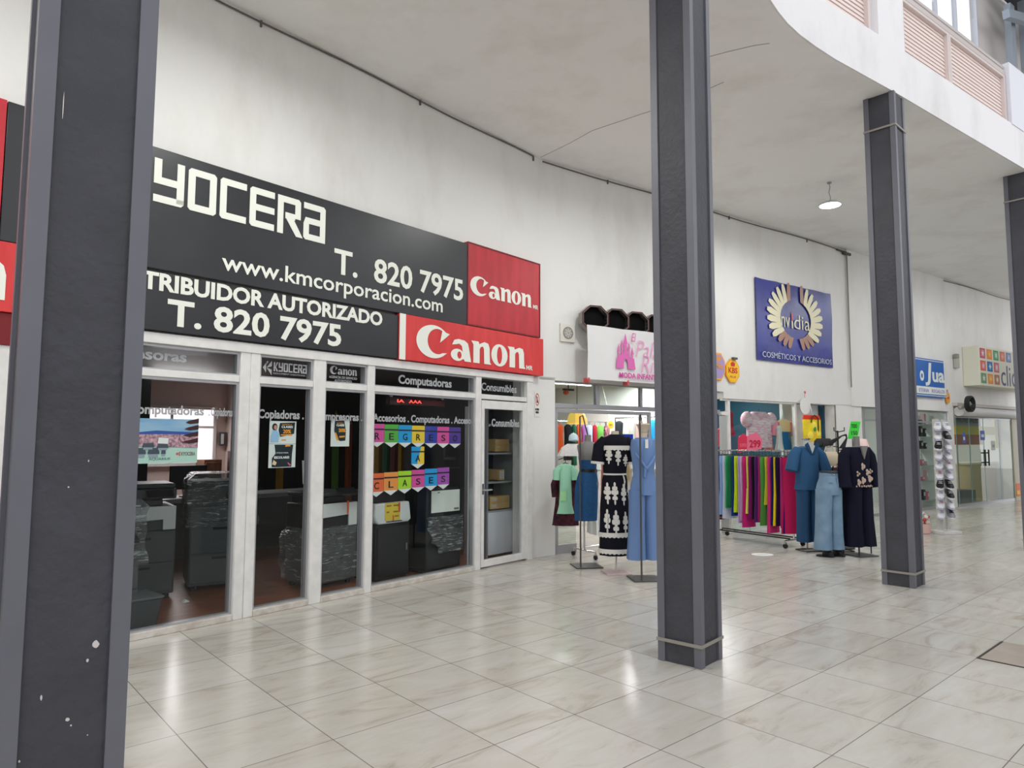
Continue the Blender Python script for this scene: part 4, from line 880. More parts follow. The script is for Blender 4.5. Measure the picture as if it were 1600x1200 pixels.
pinkb = mat('pink_base', (214, 190, 190), .4); stand(t, 0, .0, 1.0, pinkb, None, .15, mat('stand_white', (220, 212, 210), .3)); form(t, beige_m, 1.60, .29, .05, 1.0)
bdress = fab('black_dress', (22, 22, 32)); wpr = fab('white_print', (226, 222, 214))
LV = [(1.64, .005, 0, .062, .055, 0, 3), (1.60, .005, 0, .14, .085, .0, 3), (1.52, .005, 0, .172, .115, .01, 4), (1.40, .0, 0, .16, .12, .02, 5), (1.16, -.005, 0, .135, .10, .03, 9), (1.10, -.008, 0, .15, .11, .04, 9), (.80, -.012, 0, .175, .135, .05, 8), (.50, -.015, 0, .182, .145, .05, 8), (.215, -.015, 0, .186, .15, .05, 8)]
g = MB(); g.cloth(LV, 56); obj('dress', g, bdress, t)
def surf(x, z):
    for a, b in zip(LV, LV[1:]):
        if a[0] >= z >= b[0]:
            q = (a[0] - z) / (a[0] - b[0]); cx = a[1] + (b[1] - a[1]) * q; rx = a[3] + (b[3] - a[3]) * q; ry = a[4] + (b[4] - a[4]) * q
            u = max(-.98, min(.98, (x - cx) / rx)); return -ry * math.sqrt(1 - u * u) * 1.055
    return -.1
for s in (-1, 1):
    g = MB(); g.tube([(s * .125, 0, 1.575), (s * .20, -.005, 1.50), (s * .222, -.01, 1.30)], [.06, .07, .078], 14); o = obj('sleeve', g, bdress, t); g = MB(); g.tube([(s * .2205, -.01, 1.315), (s * .2235, -.01, 1.285)], .082, 14); obj('sleeve_border', g, wpr, o)
def orn(x, z, h, w):
    prints = MB()
    parts = [(0, .40, .13, .10), (0, .22, .22, .12), (-.20, .22, .12, .09), (.20, .22, .12, .09), (0, .02, .26, .14), (-.30, .04, .13, .10), (.30, .04, .13, .10), (0, -.20, .20, .12), (-.20, -.22, .12, .08), (.20, -.22, .12, .08), (0, -.40, .10, .12)]
    for a, b, rx, rz in parts:
        n = 10; pts = [(x + (a + rx * math.cos(2 * PI * i / n)) * w, z + (b + rz * math.sin(2 * PI * i / n)) * h) for i in range(n)]
        b0_ = len(prints.v); prints.v += [(px, surf(px, pz) - .012 if False else surf(px, pz) - .004, pz) for px, pz in pts]; prints.v += [(px, surf(px, pz) + .01, pz) for px, pz in pts]
        prints.face([b0_ + i for i in range(n)]); prints.face([b0_ + n + i for i in range(n)][::-1])
        for i in range(n): prints.face((b0_ + i, b0_ + n + i, b0_ + n + (i + 1) % n, b0_ + (i + 1) % n))
    obj('ornament_print', prints, wpr, t, label='white scroll ornament')
for x, z, h, w in ((-.105, 1.385, .19, .085), (.0, 1.375, .21, .09), (.10, 1.33, .14, .09), (-.125, .945, .25, .085), (-.045, .945, .26, .095), (.065, .93, .25, .085), (.14, .96, .2, .06), (-.135, .62, .28, .075), (-.04, .60, .30, .105), (.08, .60, .26, .085), (.15, .62, .22, .05)): orn(x, z, h, w)
for z, hh in ((.455, .03), (.265, .03), (1.475, .03)):
    g = MB(); n = 48; rings = []
    for dz in (-hh, hh):
        ring = []
        for j in range(n):
            th = 2 * PI * j / n; zz = z + dz + (.012 * (j % 2) if dz < 0 else 0); 
            for a, b in zip(LV, LV[1:]):
                if a[0] >= zz >= b[0]: q = (a[0] - zz) / (a[0] - b[0]); rx = a[3] + (b[3] - a[3]) * q; ry = a[4] + (b[4] - a[4]) * q; cx = a[1] + (b[1] - a[1]) * q
            ring.append((cx + rx * 1.075 * math.cos(th), ry * 1.075 * math.sin(th), zz))
        rings.append(ring)
    g.loft(rings, 0, False); obj('white_border', g, wpr, t)
g = MB(); g.cloth([(1.175, -.005, 0, .14, .108, .02, 9), (1.155, -.005, 0, .14, .108, .02, 9)], 40); g.tube([(.06, -.11, 1.165), (.075, -.125, 1.08), (.07, -.13, 1.0)], .006, 6); obj('cord_belt', g, wpr, t)
t = thing('mannequin', 'beige mannequin in a sleeveless knotted blue jumpsuit beside the middle column', 'mannequin', FW, (1.515, 7.96, 0), R(6), 'display mannequins outside the shops')
jb = fab('jumpsuit_blue', (112, 140, 186)); stand(t, -.085, -.155, 1.85, gun, (0, .02, 1.72)); form(t, beige_m, 1.575, .262, .10, 1.0)
g = MB(); g.lathe([(.048, 1.66), (.07, 1.735), (.085, 1.75), (.05, 1.765)], n=20); obj('neck_cap', g, beige_m, t)
g = MB(); g.cloth([(1.60, 0, 0, .075, .065, 0, 3), (1.575, 0, 0, .142, .085, 0, 3), (1.48, 0, 0, .150, .112, .02, 5), (1.38, 0, 0, .142, .118, .04, 8), (1.24, 0, 0, .118, .094, .05, 9), (1.18, 0, 0, .125, .10, .04, 8), (1.06, 0, 0, .155, .118, .02, 6), (.95, 0, 0, .165, .125, .02, 6)], 44); obj('bodice', g, jb, t)
g = MB(); g.ball((0.0, -.105, 1.25), .04, .025, .03); g.tube([(-.12, -.08, 1.42), (-.05, -.12, 1.31), (0, -.115, 1.25), (.06, -.118, 1.32), (.12, -.07, 1.40)], [.012, .02, .022, .02, .012], 10); g.tube([(-.015, -.11, 1.24), (-.03, -.125, 1.15)], [.02, .012], 8); obj('knot', g, jb, t)
for s in (-1, 1): g = MB(); g.cloth([(1.0, s * .08, 0, .092, .115, .02, 5), (.6, s * .09, 0, .092, .10, .05, 6), (.225, s * .098, 0, .108, .115, .06, 6)], 30, ph=s); obj('trouser_leg', g, jb, t)
g = MB(); g.box(-.015, .02, -.122, -.118, 1.48, 1.58); obj('price_tag', g, paper, t)
sl2 = FB
# fan, banner and octagonal boxes on the wall
t = thing('vent', 'square white extractor fan on the wall right of the red signs', 'vent', FB, (.352, -.001, 2.955)); g = MB(); g.box(0, .268, -.03, 0, 0, .262); obj('housing', g, mat('vent_white', (226, 222, 214), .5), t, bevel=.008)
shape(t, [arc(.134, .131, .092, .088, 0, 352, 32), arc(.134, .131, .076, .072, 0, 352, 32)], None, -.031, mat('vent_ring', (140, 136, 130), .5), .004, 'ring')
g = MB(); s0 = len(g.v); g.lathe([(.078, 0), (.078, .002)], n=28); g.xf(Matrix.Translation((.134, -.031, .131)) @ Matrix.Rotation(R(90), 4, 'X'), s0); obj('recess', g, mat('vent_grey', (168, 164, 158), .5), t)
for k in range(8): g = MB(); s0 = len(g.v); g.box(.016, .07, -.002, .002, -.008, .008); g.xf(Matrix.Translation((.134, -.036, .131)) @ Matrix.Rotation(R(45 * k), 4, 'Y'), s0); obj('blade', g, mat('vent_blade', (206, 202, 196), .5), t)
oct_b = mat('octagon_black', (14, 14, 15), .7, .1); oct_r = mat('octagon_rim', (84, 32, 32), .5); oct_g = mat('octagon_grey', (150, 148, 140), .6)
for k in range(6):
    t = thing('octagon_box', '%s octagonal black box with red rim above the pink castle banner' % ['leftmost', 'second from left', 'third from left', 'fourth from left', 'fifth from left', 'rightmost'][k], 'decoration', FB, (.85 + k * .415, -.13, 3.30), R(-15), 'octagonal boxes above the banner')
    o = [(.225 * math.cos(R(22.5 + 45 * i)), .20 * math.sin(R(22.5 + 45 * i))) for i in range(8)]; i_ = [(a * .9, b * .9) for a, b in o]
    g = MB(); n = 8; g.loft([[(a, 0, z) for a, z in o], [(a, -.12, z) for a, z in o], [(a, -.12, z) for a, z in i_], [(a, -.03, z) for a, z in i_]][::-1], 0, False); obj('sides', g, oct_g, t, ang=.2)
    g = MB(); g.prism([(a * .91, z * .91) for a, z in o], -.03, -.0); obj('back', g, oct_b, t)
    g = MB(); g.loft([[(a * .97, -.118, z * .97) for a, z in i_], [(a, -.118, z) for a, z in i_], [(a, -.032, z) for a, z in i_], [(a * .97, -.032, z * .97) for a, z in i_]], 0, False); obj('lining', g, oct_b, t, ang=.2)
    g = MB(); g.loft([[(a * 1.01, -.115, z * 1.01) for a, z in o], [(a * 1.01, -.124, z * 1.01) for a, z in o], [(a * 1.03, -.124, z * 1.03) for a, z in i_], [(a * 1.03, -.115, z * 1.03) for a, z in i_]], 0, False); obj('rim', g, oct_r, t, ang=.2)
t = thing('banner', 'white fabric banner with a pink castle and MODA INFANTIL above the clothes shop', 'banner', FB, (.597, -.105, 2.415)); L = 2.75; H = .765
ban = fab('banner_white', (228, 226, 226), var=.03, vs=2)
g = MB(); rows = []
for i in range(13):
    x = L * i / 12; rows.append([(x, -.21 - .015 * math.sin(i * 1.3), H - .01 * math.sin(i)), (x, -.215 - .012 * math.sin(i * 1.3 + 1), H * .5), (x, -.21 - .015 * math.sin(i * .9), 0), (x, -.204 - .015 * math.sin(i * .9), 0), (x, -.209 - .012 * math.sin(i * 1.3 + 1), H * .5), (x, -.204 - .015 * math.sin(i * 1.3), H)])
g.loft(rows); obj('sheet', g, ban, t)
pk = mat('castle_pink', (222, 110, 180), .6); yb = -.236; pk2 = mat('script_pink', (236, 160, 204), .6)
cast = [(.56, .20), (.60, .37), (.625, .37), (.625, .44), (.605, .44), (.64, .56), (.675, .44), (.655, .44), (.655, .40), (.715, .40), (.715, .52), (.695, .52), (.735, .62), (.775, .52), (.755, .52), (.755, .44), (.785, .42), (.80, .56), (.775, .56), (.835, .72), (.895, .56), (.87, .56), (.885, .42), (.915, .44), (.915, .50), (.895, .50), (.935, .60), (.975, .50), (.955, .50), (.955, .38), (1.01, .38), (1.01, .42), (.99, .42), (1.03, .54), (1.07, .42), (1.05, .42), (1.05, .36), (1.08, .36), (1.12, .20), (.90, .20), (.895, .30), (.86, .345), (.82, .345), (.785, .30), (.78, .20)]
shape(t, [[(.52 + (a - .56) * .70, b - .015) for a, b in cast]], None, yb, pk, .002, 'castle_print')
text(t, 'El', (.83, .93, .59, .72), yb, pk, shear=.3); text(t, 'Palacio', (.92, 1.80, .38, .62), yb, pk2, -.013, shear=.3); text(t, 'Rivera', (1.03, 1.85, .15, .40), yb, pk2, -.013, shear=.3)
text(t, 'MODA INFANTIL', (.585, 1.42, .05, .13), yb, mat('moda_pink', (214, 70, 160), .6), .02)
for x in (.02, .78, 1.6): g = MB(); g.box(x - .015, x + .015, -.222, -.12, -.05, .02); obj('tie', g, mat('tie_red', (206, 90, 90), .6), t)

# ------------------------------------------------------------------ cosmetics shop: wall banner and hanging signs
t = thing('banner', 'blue vinyl banner with cream wings and cosmetics lettering on the back wall', 'banner', FB, (4.87, -.012, 3.015)); L = 2.465; H = 1.50
nb = mat('banner_blue', (48, 56, 150), .32, .5, col2=(40, 44, 120), vs=1.5, bump=.5, bs=2.2)
g = MB(); rows = []
for i in range(13):
    x = L * i / 12; w_ = .012 * math.sin(i * 1.9)
    rows.append([(x, -.02 + w_ * .3, H - .01 * abs(math.sin(i))), (x, -.03 + w_, H * .66), (x, -.03 - w_, H * .33), (x, -.02 + w_ * .3, .0), (x, -.012 + w_ * .3, .0), (x, -.022 - w_, H * .33), (x, -.022 + w_, H * .66), (x, -.012 + w_ * .3, H - .01 * abs(math.sin(i)))])
g.loft(rows); obj('sheet', g, nb, t)
cream = mat('wing_cream', (232, 224, 190), .4); bronze = mat('wing_bronze', (170, 128, 110), .4); cx, cz = 1.20, .84
for s in (-1, 1):
    P1, P2 = [], []
    n = 12
    for k in range(n):
        a = 116 + (252 - 116) * k / (n - 1); ln = .40 - .008 * k + .06 * math.sin(PI * k / (n - 1)) - (.05 if k > 8 else 0)
        w = 9.0; ri = 1.0; an = a - 27 * (1 - k / n)
        def pt(r_, aa): return (cx + s * -1 * r_ * math.cos(R(aa)) * -1 if False else cx + s * abs(1) * (-.50 * r_ * math.cos(R(aa))), cz + .37 * r_ * math.sin(R(aa)))
        i0 = pt(ri, a - w * .8); i1 = pt(ri, a + w * .8); dx, dz = -math.cos(R(an)) * s * ln, math.sin(R(an)) * ln * .86
        px, pz = -dz / ln, dx / ln; hw = .062
        tip = (i0[0] + i1[0]) / 2 + dx, (i0[1] + i1[1]) / 2 + dz
        m1 = ((i0[0] + i1[0]) / 2 + dx * .75, (i0[1] + i1[1]) / 2 + dz * .75)
        poly = [i0, (m1[0] + px * hw * s, m1[1] + pz * hw * s), (tip[0] + px * hw * .45 * s, tip[1] + pz * hw * .45 * s), (tip[0] - px * hw * .6 * s, tip[1] - pz * hw * .6 * s), (m1[0] - px * hw * 1.0 * s, m1[1] - pz * hw * 1.0 * s), i1]
        (P2 if k in (0, 9, 10, 11) else P1).append(poly)
    for P, mm in ((P1, cream), (P2, bronze)):
        for poly in P: obj('feather_print', MB().prism(poly, -.047, -.043), mm, t)
text(t, 'nv', (.73, 1.00, .66, .86), -.045, cream, -.004); text(t, 'dia', (1.14, 1.66, .66, .93), -.045, cream, -.004)
g = MB(); g.box(1.06, 1.10, -.047, -.043, .66, .80); obj('lipstick_print', g, cream, t); g = MB(); g.prism([(1.062, .805), (1.098, .805), (1.098, .92), (1.062, .98)], -.047, -.043); obj('lipstick_tip', g, mat('lip_red', (220, 70, 80), .4), t)
text(t, 'COSMÉTICOS Y ACCESORIOS', (.13, 2.38, .055, .185), -.045, mat('silver_print', (196, 200, 210), .4))
def octo(name, label, x, z, w, h, c, word, wc):
    t = thing(name, label, 'sign', FB, (x, -.012, z)); o = [(w / 2 * math.cos(R(22.5 + 45 * i)) * 1.08, h / 2 * math.sin(R(22.5 + 45 * i)) * 1.08) for i in range(8)]
    g = MB(); g.prism(o, -.02, 0); obj('card', g, mat('card_edge', (250, 170, 40) if word == 'KBS' else (190, 150, 190), .5), t); flat(t, 'face', [(a * .88, b * .88) for a, b in o], -.021, c)
    text(t, word, (-w * .34, w * .34, -.04, .06), -.023, wc, .03); flat(t, 'motif', [(-.05, h * .2), (.05, h * .2), (.06, h * .34), (0, h * .4), (-.06, h * .34)], -.023, wc); return t
t = octo('hanging_sign', 'yellow eight sided sign with red print left of the blue winged banner', 4.175, 2.765, .36, .40, mat('kbs_yellow', (248, 196, 40), .5), 'KBS', mat('kbs_red', (206, 50, 40), .5))
text(t, 'PLUS', (-.08, .08, -.12, -.085), -.023, mat('kbs_red')); g = MB(); g.box(-.03, .09, -.06, -.02, .20, .235); obj('clip', g, dkgrey, t)
octo('hanging_sign', 'pale purple and orange sign half hidden by the middle column', 3.80, 2.82, .34, .46, mat('purple_card', (170, 150, 200), .5), 'Mia', mat('card_orange', (220, 150, 90), .5))

# ---- its shop window and doorway
w9 = sroot('window_9', FB, (3.95, .05, 0))
g = MB()
for q in ((.14, .20, 0, 2.283), (2.115, 2.175, 0, 2.283), (.0, 2.115, 2.25, 2.283)): g.box(q[0], q[1], -.03, .03, q[2], q[3])
obj('frame', g, white_frame, w9, bevel=.004); g = MB(); g.box(.20, 2.115, -.004, .004, .02, 2.25); obj('pane', g, clear, w9)
d2 = sroot('door_2', FB, (3.90, .02, 0)); g = MB(); g.box(-.02, .13, -.02, .03, .02, 1.99); obj('leaf', g, mat('grey_leaf', (176, 178, 176), .5), d2, bevel=.004); g = MB(); g.box(-.02, .15, -.03, .04, 2.0, 2.06); obj('lintel', g, white_frame, d2)
g = MB(); g.box(6.15, 7.45, .34, .40, 0, 2.283); struct('wall_recess', g, mat('recess_white', (216, 216, 214), .3, .5), FB)
g = MB(); g.tube([(7.36, .0 - .03, .0), (7.36, -.03, 2.28)], .01, 8); obj('wall_cable', g, cab, fr=FB, label='dark cable running down the white pier behind the hangers', cat='cable')
t = thing('shirt', 'pink plaid puff sleeve top hung in the cosmetics shop window', 'top', FB, (5.35, .30, 2.14))
pla = fab('pink_plaid', (226, 160, 186), col2=(250, 226, 232), vs=9, stretch=(1, 1, 5))
g = MB(); g.cloth([(-.04, 0, 0, .2, .05, 0, 3), (-.10, 0, 0, .33, .08, .02, 5), (-.3, 0, 0, .34, .10, .03, 7), (-.7, 0, 0, .36, .11, .05, 8)], 40); obj('body', g, pla, t)
for s in (-1, 1): g = MB(); g.ball((s * .36, 0, -.19), .13, .10, .15); obj('sleeve', g, pla, t)
hook_hanger(t, .3)
def top(label, x, y, z, w, ln, c, c2, sl, hand=False):
    t = thing('shirt', label, 'top', FB, (x, y, z)); g = MB(); g.cloth([(-.05, 0, 0, w * .2, .035, 0, 3), (-.09, 0, 0, w * .46, .05, 0, 3), (-.28, 0, 0, w * .47, .06, .02, 5)], 36); obj('yoke', g, c, t)
    g = MB(); g.cloth([(-.2815, 0, 0, w * .47, .06, .02, 5), (-ln, 0, 0, w * .5, .07, .05, 7)], 36); obj('body', g, c2, t)
    for s in (-1, 1): g = MB(); g.tube([(s * w * .42, 0, -.12), (s * w * .58, 0, -.20), (s * w * .62, 0, -.36)], [.05, .07, .075], 12); obj('sleeve', g, sl, t)
    if hand: g = MB(); g.cloth([(.13, 0, 0, .012, .01, 0, 3), (.10, 0, 0, .03, .02, .1, 4), (.05, 0, 0, .022, .02, 0, 3), (-.01, 0, 0, .05, .03, .1, 3), (-.05, 0, 0, .09, .03, 0, 3)], 16); obj('hand_hanger', g, greyw, t, label='pale plastic hand shaped hanger')
    else: hook_hanger(t, w * .7)
top('peach and blue top with pink sleeves on a hand shaped hanger in the shop window', 6.02, .24, 2.02, .46, .62, fab('peach', (244, 204, 156)), fab('petrol', (30, 110, 166)), fab('rose', (240, 150, 170)), True)
dress('white blouse beside the pink plaid top in the window', FB, (5.78, .18, 1.90), R(30), .26, .5, fab('window_white', (236, 226, 226)), 'small garments in the cosmetics shop window', th=.05)
dress('salmon pink garment behind the white blouse in the window', FB, (5.70, .34, 1.95), R(20), .3, .58, fab('window_salmon', (240, 160, 156)), 'small garments in the cosmetics shop window', th=.05)
dress('crimson garment at the left end of the cosmetics shop window', FB, (4.52, .35, 2.16), R(10), .34, .5, fab('window_crimson', (176, 40, 66)), 'small garments in the cosmetics shop window', th=.05)
dress('dull red garment below the crimson one in the window', FB, (4.60, .55, 1.86), R(10), .30, .4, fab('window_red', (170, 70, 80)), 'small garments in the cosmetics shop window', th=.05)
t = thing('price_sign', 'red and pink price sign reading 299 standing behind the rack of trousers', 'sign', FB, (4.22, -.06, 1.36)); rose = mat('price_rose', (236, 110, 140), .5)
g = MB(); g.prism([(0, 0), (.30, .03), (.31, .26), (.18, .33), (.02, .27)], -.004, 0); obj('card', g, mat('price_red', (220, 50, 84), .5), t)
g = MB(); g.prism([(.24, .03), (.66, .06), (.68, .24), (.52, .36), (.25, .28)], -.010, -.006); obj('card', g, rose, t); text(t, '299', (.31, .63, .085, .22), -.011, mat('price_ink', (190, 20, 60), .5), .03); text(t, 'SUPER', (.05, .24, .10, .16), -.005, rose, .02)
g = MB(); g.tube([(.3, .01, -1.36), (.3, .01, .1)], .008, 6); obj('post', g, chrome, t)
t = thing('hang_tag', 'blank white rounded card hanging at the shop window post', 'sign', FB, (6.28, -.06, 2.08)); g = MB(); g.prism(arc(0, .145, .17, .16, 0, 350, 20), -.004, 0); obj('card', g, paper, t); g = MB(); g.tube([(0, 0, .29), (0, .0, .42)], .003, 5); g.prism([(-.03, .40), (0, .37), (.03, .40), (.02, .43), (0, .415), (-.02, .43)], -.008, -.002); obj('string', g, mat('heart_red', (220, 80, 90), .5), t, label='string with a red heart')
t = thing('tote_bag', 'red and yellow tote bag with a lemon print hanging right of the shop window', 'bag', FB, (6.42, -.10, 1.55))
g = MB(); g.cloth([(0, 0, 0, .24, .05, .02, 4), (.06, 0, 0, .29, .07, .02, 4), (.40, 0, 0, .30, .05, .02, 5), (.43, 0, 0, .29, .03, .02, 5)], 36); obj('body', g, fab('lemon_yellow', (240, 220, 50), col2=(226, 190, 60), vs=6), t)
g = MB(); g.cloth([(.42, 0, 0, .295, .045, .02, 5), (.50, 0, 0, .26, .03, .02, 5)], 36); obj('red_band', g, fab('bag_red', (222, 60, 44)), t)
for x, z in ((-.13, .12), (.12, .15), (0, .3)): g = MB(); g.ball((x, -.045, z), .09, .03, .08); obj('lemon', g, fab('lemon', (250, 226, 90)), t)
g = MB(); g.ball((-.01, -.062, .24), .04, .02, .05); obj('leaf', g, fab('leaf', (60, 150, 70)), t)
g = MB(); g.tube([(-.12, -.06, .36), (-.10, -.07, .46), (0, -.06, .50), (.10, -.07, .44), (.11, -.06, .1)], .012, 8); obj('strap', g, fab('strap_brown', (90, 70, 40)), t)
g = MB(); g.tube([(0, 0, .49), (0, .0, .60), (0, .05, .735)], .006, 6); obj('hook', g, chrome, t)

# ---- rack of bright trousers, end-on to the wall
t = thing('garment_rack', 'long wheeled rack of bright trousers in front of the cosmetics shop', 'rack', FB, (3.62, -1.52, 0)); RZ = 1.41
g = MB(); g.tube([(0, -.02, RZ), (0, 1.50, RZ)], .013, 8); obj('top_rail', g, chrome, t)
for y in (.06, 1.42):
    g = MB(); g.tube([(0, y, .12), (0, y, RZ)], .013, 8); obj('upright', g, chrome, t); g = MB(); g.tube([(-.24, y, .11), (.24, y, .11)], .014, 8); obj('foot_bar', g, chrome, t)
    for x in (-.22, .22): caster(t, x, y, .036)
for x in (-.10, .10): g = MB(); g.tube([(x, .06, .13), (x, 1.42, .13)], .011, 8); obj('lower_rail', g, black, t)
G1 = 'bright trousers hanging on the long rack'
pants = [('burgundy', (96, 24, 40), 1.02), ('tan', (186, 146, 100), .98), ('plum', (70, 34, 70), .96), ('sky blue', (140, 170, 220), .92), ('bluish white', (200, 205, 220), .98), ('green', (40, 160, 96), .80), ('dark green', (40, 110, 70), .78), ('cobalt blue', (24, 60, 130), .92), ('lime', (196, 220, 40), .86), ('lavender', (190, 160, 206), 1.02), ('pale lavender', (206, 184, 216), .98), ('magenta', (200, 40, 120), 1.08), ('pale yellow', (220, 220, 100), .86), ('wine purple', (128, 30, 100), .95), ('black', (22, 22, 28), .94), ('deep purple', (90, 40, 110), .98), ('raspberry', (176, 44, 112), .96), ('leaf green', (84, 150, 70), 1.02), ('yellow green', (200, 206, 60), .7), ('hot pink', (220, 60, 130), 1.12), ('navy', (24, 34, 110), 1.0), ('yellow', (236, 210, 30), 1.0), ('dark violet', (44, 24, 66), 1.0), ('rose purple', (190, 60, 130), 1.02), ('indigo', (48, 30, 110), 1.1), ('crimson', (206, 36, 96), 1.10)]
N = len(pants)
for i, (n, c, ln) in enumerate(pants):
    nb_ = pants[i - 1][0] if i else 'wall'
    d = -.10 - 1.35 * i / (N - 1)
    lab = '%s trousers on the long rack, %s' % (n, 'nearest the wall' if i == 0 else 'nearest the camera, at the right end' if i == N - 1 else 'beside the %s pair on its left' % nb_)
    trousers(lab, FB, (3.62 + random.uniform(-.01, .01), d, RZ - .003), R(random.uniform(-14, 4)) if i < N - 1 else R(-28), .25 if i < N - 1 else .3, ln + .11, fab('pants_' + n.replace(' ', '_'), c), G1)

# ---- mannequins in front
def loop_base(t, w, d, m_):
    g = MB(); g.tube([(-w, -d, .01), (w, -d, .01), (w * 1.1, 0, .01), (w, d, .01), (-w, d, .01), (-w * 1.1, 0, .01), (-w, -d, .01)], .008, 6); obj('base_loop', g, m_, t)
GM = 'display mannequins outside the shops'
bset = fab('steel_blue', (52, 90, 128)); bset2 = fab('steel_blue_dark', (44, 78, 112))
t = thing('mannequin', 'mannequin in a steel blue short sleeved shirt and matching trousers by the trousers rack', 'mannequin', FW, (4.27, 10.02, 0), R(14), GM)
loop_base(t, .14, .12, black); g = MB(); g.tube([(0, .05, .01), (0, .05, 1.0)], .012, 8); obj('pole', g, chrome, t); form(t, greyw, 1.46, .255, .12, .92)
g = MB(); g.cloth([(1.49, 0, 0, .085, .07, 0, 3), (1.465, 0, 0, .165, .095, 0, 3), (1.36, 0, 0, .178, .125, .015, 5), (1.2, 0, 0, .17, .125, .03, 6), (1.02, 0, 0, .175, .13, .04, 7), (.87, 0, 0, .19, .14, .05, 8)], 44); obj('shirt', g, bset, t)
for s in (-1, 1): g = MB(); g.tube([(s * .14, 0, 1.44), (s * .215, -.01, 1.36), (s * .285, -.03, 1.14)], [.07, .085, .088], 14); obj('sleeve', g, bset, t)
g = MB()
for s in (-1, 1): g.prism([(0, 1.37), (s * .02, 1.37), (s * .12, 1.51), (s * .075, 1.545), (s * .05, 1.50)][::s], -.135, -.118)
obj('collar', g, bset2, t); g = MB(); g.prism([(-.045, 1.50), (0, 1.385), (.045, 1.50)], -.128, -.116); obj('neck_opening', g, greyw, t, label='pale skin of the mannequin at the open collar'); g = MB(); g.lathe([(.055, 1.585), (.06, 1.60), (.04, 1.606)], n=20); obj('neck_cap', g, chrome, t)
for s in (-1, 1): g = MB(); g.cloth([(.9, s * .075, 0, .092, .115, .02, 5), (.5, s * .085, 0, .085, .10, .05, 6), (.13, s * .088, 0, .09, .10, .06, 6)], 30, ph=s); obj('trouser_leg', g, bset2, t)
t = thing('mannequin', 'half mannequin in wide light blue jeans with black boots', 'mannequin', FW, (4.37, 9.58, 0), R(16), GM)
for s in (-1, 1): g = MB(); g.lathe([(.12, 0), (.12, .012)], s * .085, 0, 20); obj('base_disc', g, black, t)
for s in (-1, 1): g = MB(); g.cloth([(.012, s * .085, -.05, .04, .10, 0, 3), (.05, s * .085, -.05, .042, .10, 0, 3), (.085, s * .085, -.02, .042, .07, 0, 3), (.2, s * .085, 0, .045, .05, 0, 3)], 20); obj('boot', g, black, t)
hip = [(1.125, .012, 0, .132, .10, .0, 3), (1.05, .010, 0, .142, .11, .005, 5), (.97, .005, 0, .168, .13, .01, 5), (.90, .0, 0, .178, .14, .01, 5), (.83, -.005, 0, .178, .135, .015, 4)]
g = MB(); g.cloth(hip, 44)
for s in (-1, 1): g.cloth([(.90, s * .075, 0, .098, .13, .01, 4), (.6, s * .09 - .01, 0, .097, .115, .02, 5), (.3, s * .095 - .02, 0, .105, .115, .03, 5), (.095, s * .10 - .025, 0, .115, .12, .04, 6)], 32, ph=s)
obj('jeans', g, denim_l, t); g = MB(); g.cloth([(1.13, .012, 0, .135, .103, 0, 3), (1.09, .012, 0, .139, .107, 0, 3)], 40); o = obj('waistband', g, fab('waistband', (122, 146, 170)), t)
g = MB(); g.ball((.01, -.105, 1.11), .012, .008, .012); obj('button', g, chrome, o); g = MB(); g.lathe([(.12, 1.128), (.118, 1.15), (.10, 1.155)], .012, 0, 24); obj('waist_cap', g, mat('cap_slate', (44, 56, 66), .5), t); g = MB(); g.box(.03, .05, -.13, -.118, .99, 1.06); g.box(-.09, -.04, -.128, -.112, 1.0, 1.005); obj('pocket_stitch', g, fab('waistband', (122, 146, 170)), t)
nav = fab('navy_black', (24, 24, 42)); emb = fab('embroidery', (196, 174, 158))
t = thing('mannequin', 'mannequin in a black embroidered blouse and wide black trousers left of the gallery column', 'mannequin', FW, (4.80, 9.63, 0), R(18), GM)
stand(t, 0, .02, 1.0, gun, None, .16); form(t, grey_m, 1.47, .28, .16, .95)
g = MB(); g.cloth([(1.485, 0, 0, .15, .085, 0, 3), (1.46, 0, 0, .19, .10, 0, 3), (1.34, 0, 0, .185, .135, .02, 5), (1.12, 0, 0, .165, .125, .03, 6), (.93, 0, 0, .185, .145, .05, 8)], 44); o = obj('blouse', g, nav, t)
for s in (-1, 1): g = MB(); g.tube([(s * .155, 0, 1.44), (s * .225, 0, 1.36), (s * .255, -.02, 1.12), (s * .275, -.05, .93)], [.07, .075, .08, .095], 14); obj('sleeve', g, nav, t)
g = MB(); g.prism([(-.055, 1.50), (-.01, 1.32), (.055, 1.50)], -.146, -.12); obj('neck_opening', g, grey_m, t, label='grey mannequin chest in the open neckline')
g = MB()
for x, z, rx, rz in ((-.03, 1.22, .025, .05), (.05, 1.14, .03, .04), (-.10, 1.12, .02, .03), (.10, 1.05, .05, .05), (-.03, 1.03, .03, .05), (-.09, 1.0, .03, .05), (.15, 1.15, .02, .03)):
    g = MB()
    for q in range(3): g.ball((x + .02 * math.cos(q * 2.1), -math.sqrt(max(.001, 1 - (x / .19) ** 2)) * .135, z + .025 * math.sin(q * 2.1)), rx * .7, .012, rz * .6, 8)
    obj('embroidery', g, emb, t, label='beige embroidered flower')
g = MB()
for k in range(9): x = -.13 + k * .032; g.ball((x, -math.sqrt(1 - (x / .2) ** 2) * .147, .95 + .006 * (k % 2)), .012, .01, .014, 8)
obj('hem_trim', g, emb, t)
for s in (-1, 1): g = MB(); g.cloth([(.97, s * .085, 0, .10, .13, .02, 5), (.5, s * .10, 0, .10, .115, .05, 6), (.13, s * .105, 0, .125, .13, .07, 6)], 30, ph=s); obj('trouser_leg', g, nav, t)
for s in (-1, 1): g = MB(); g.tube([(s * .24, .05, .008), (s * .24, .05, .14), (s * .2, .05, .2)], .009, 6); obj('foot_loop', g, black, t)
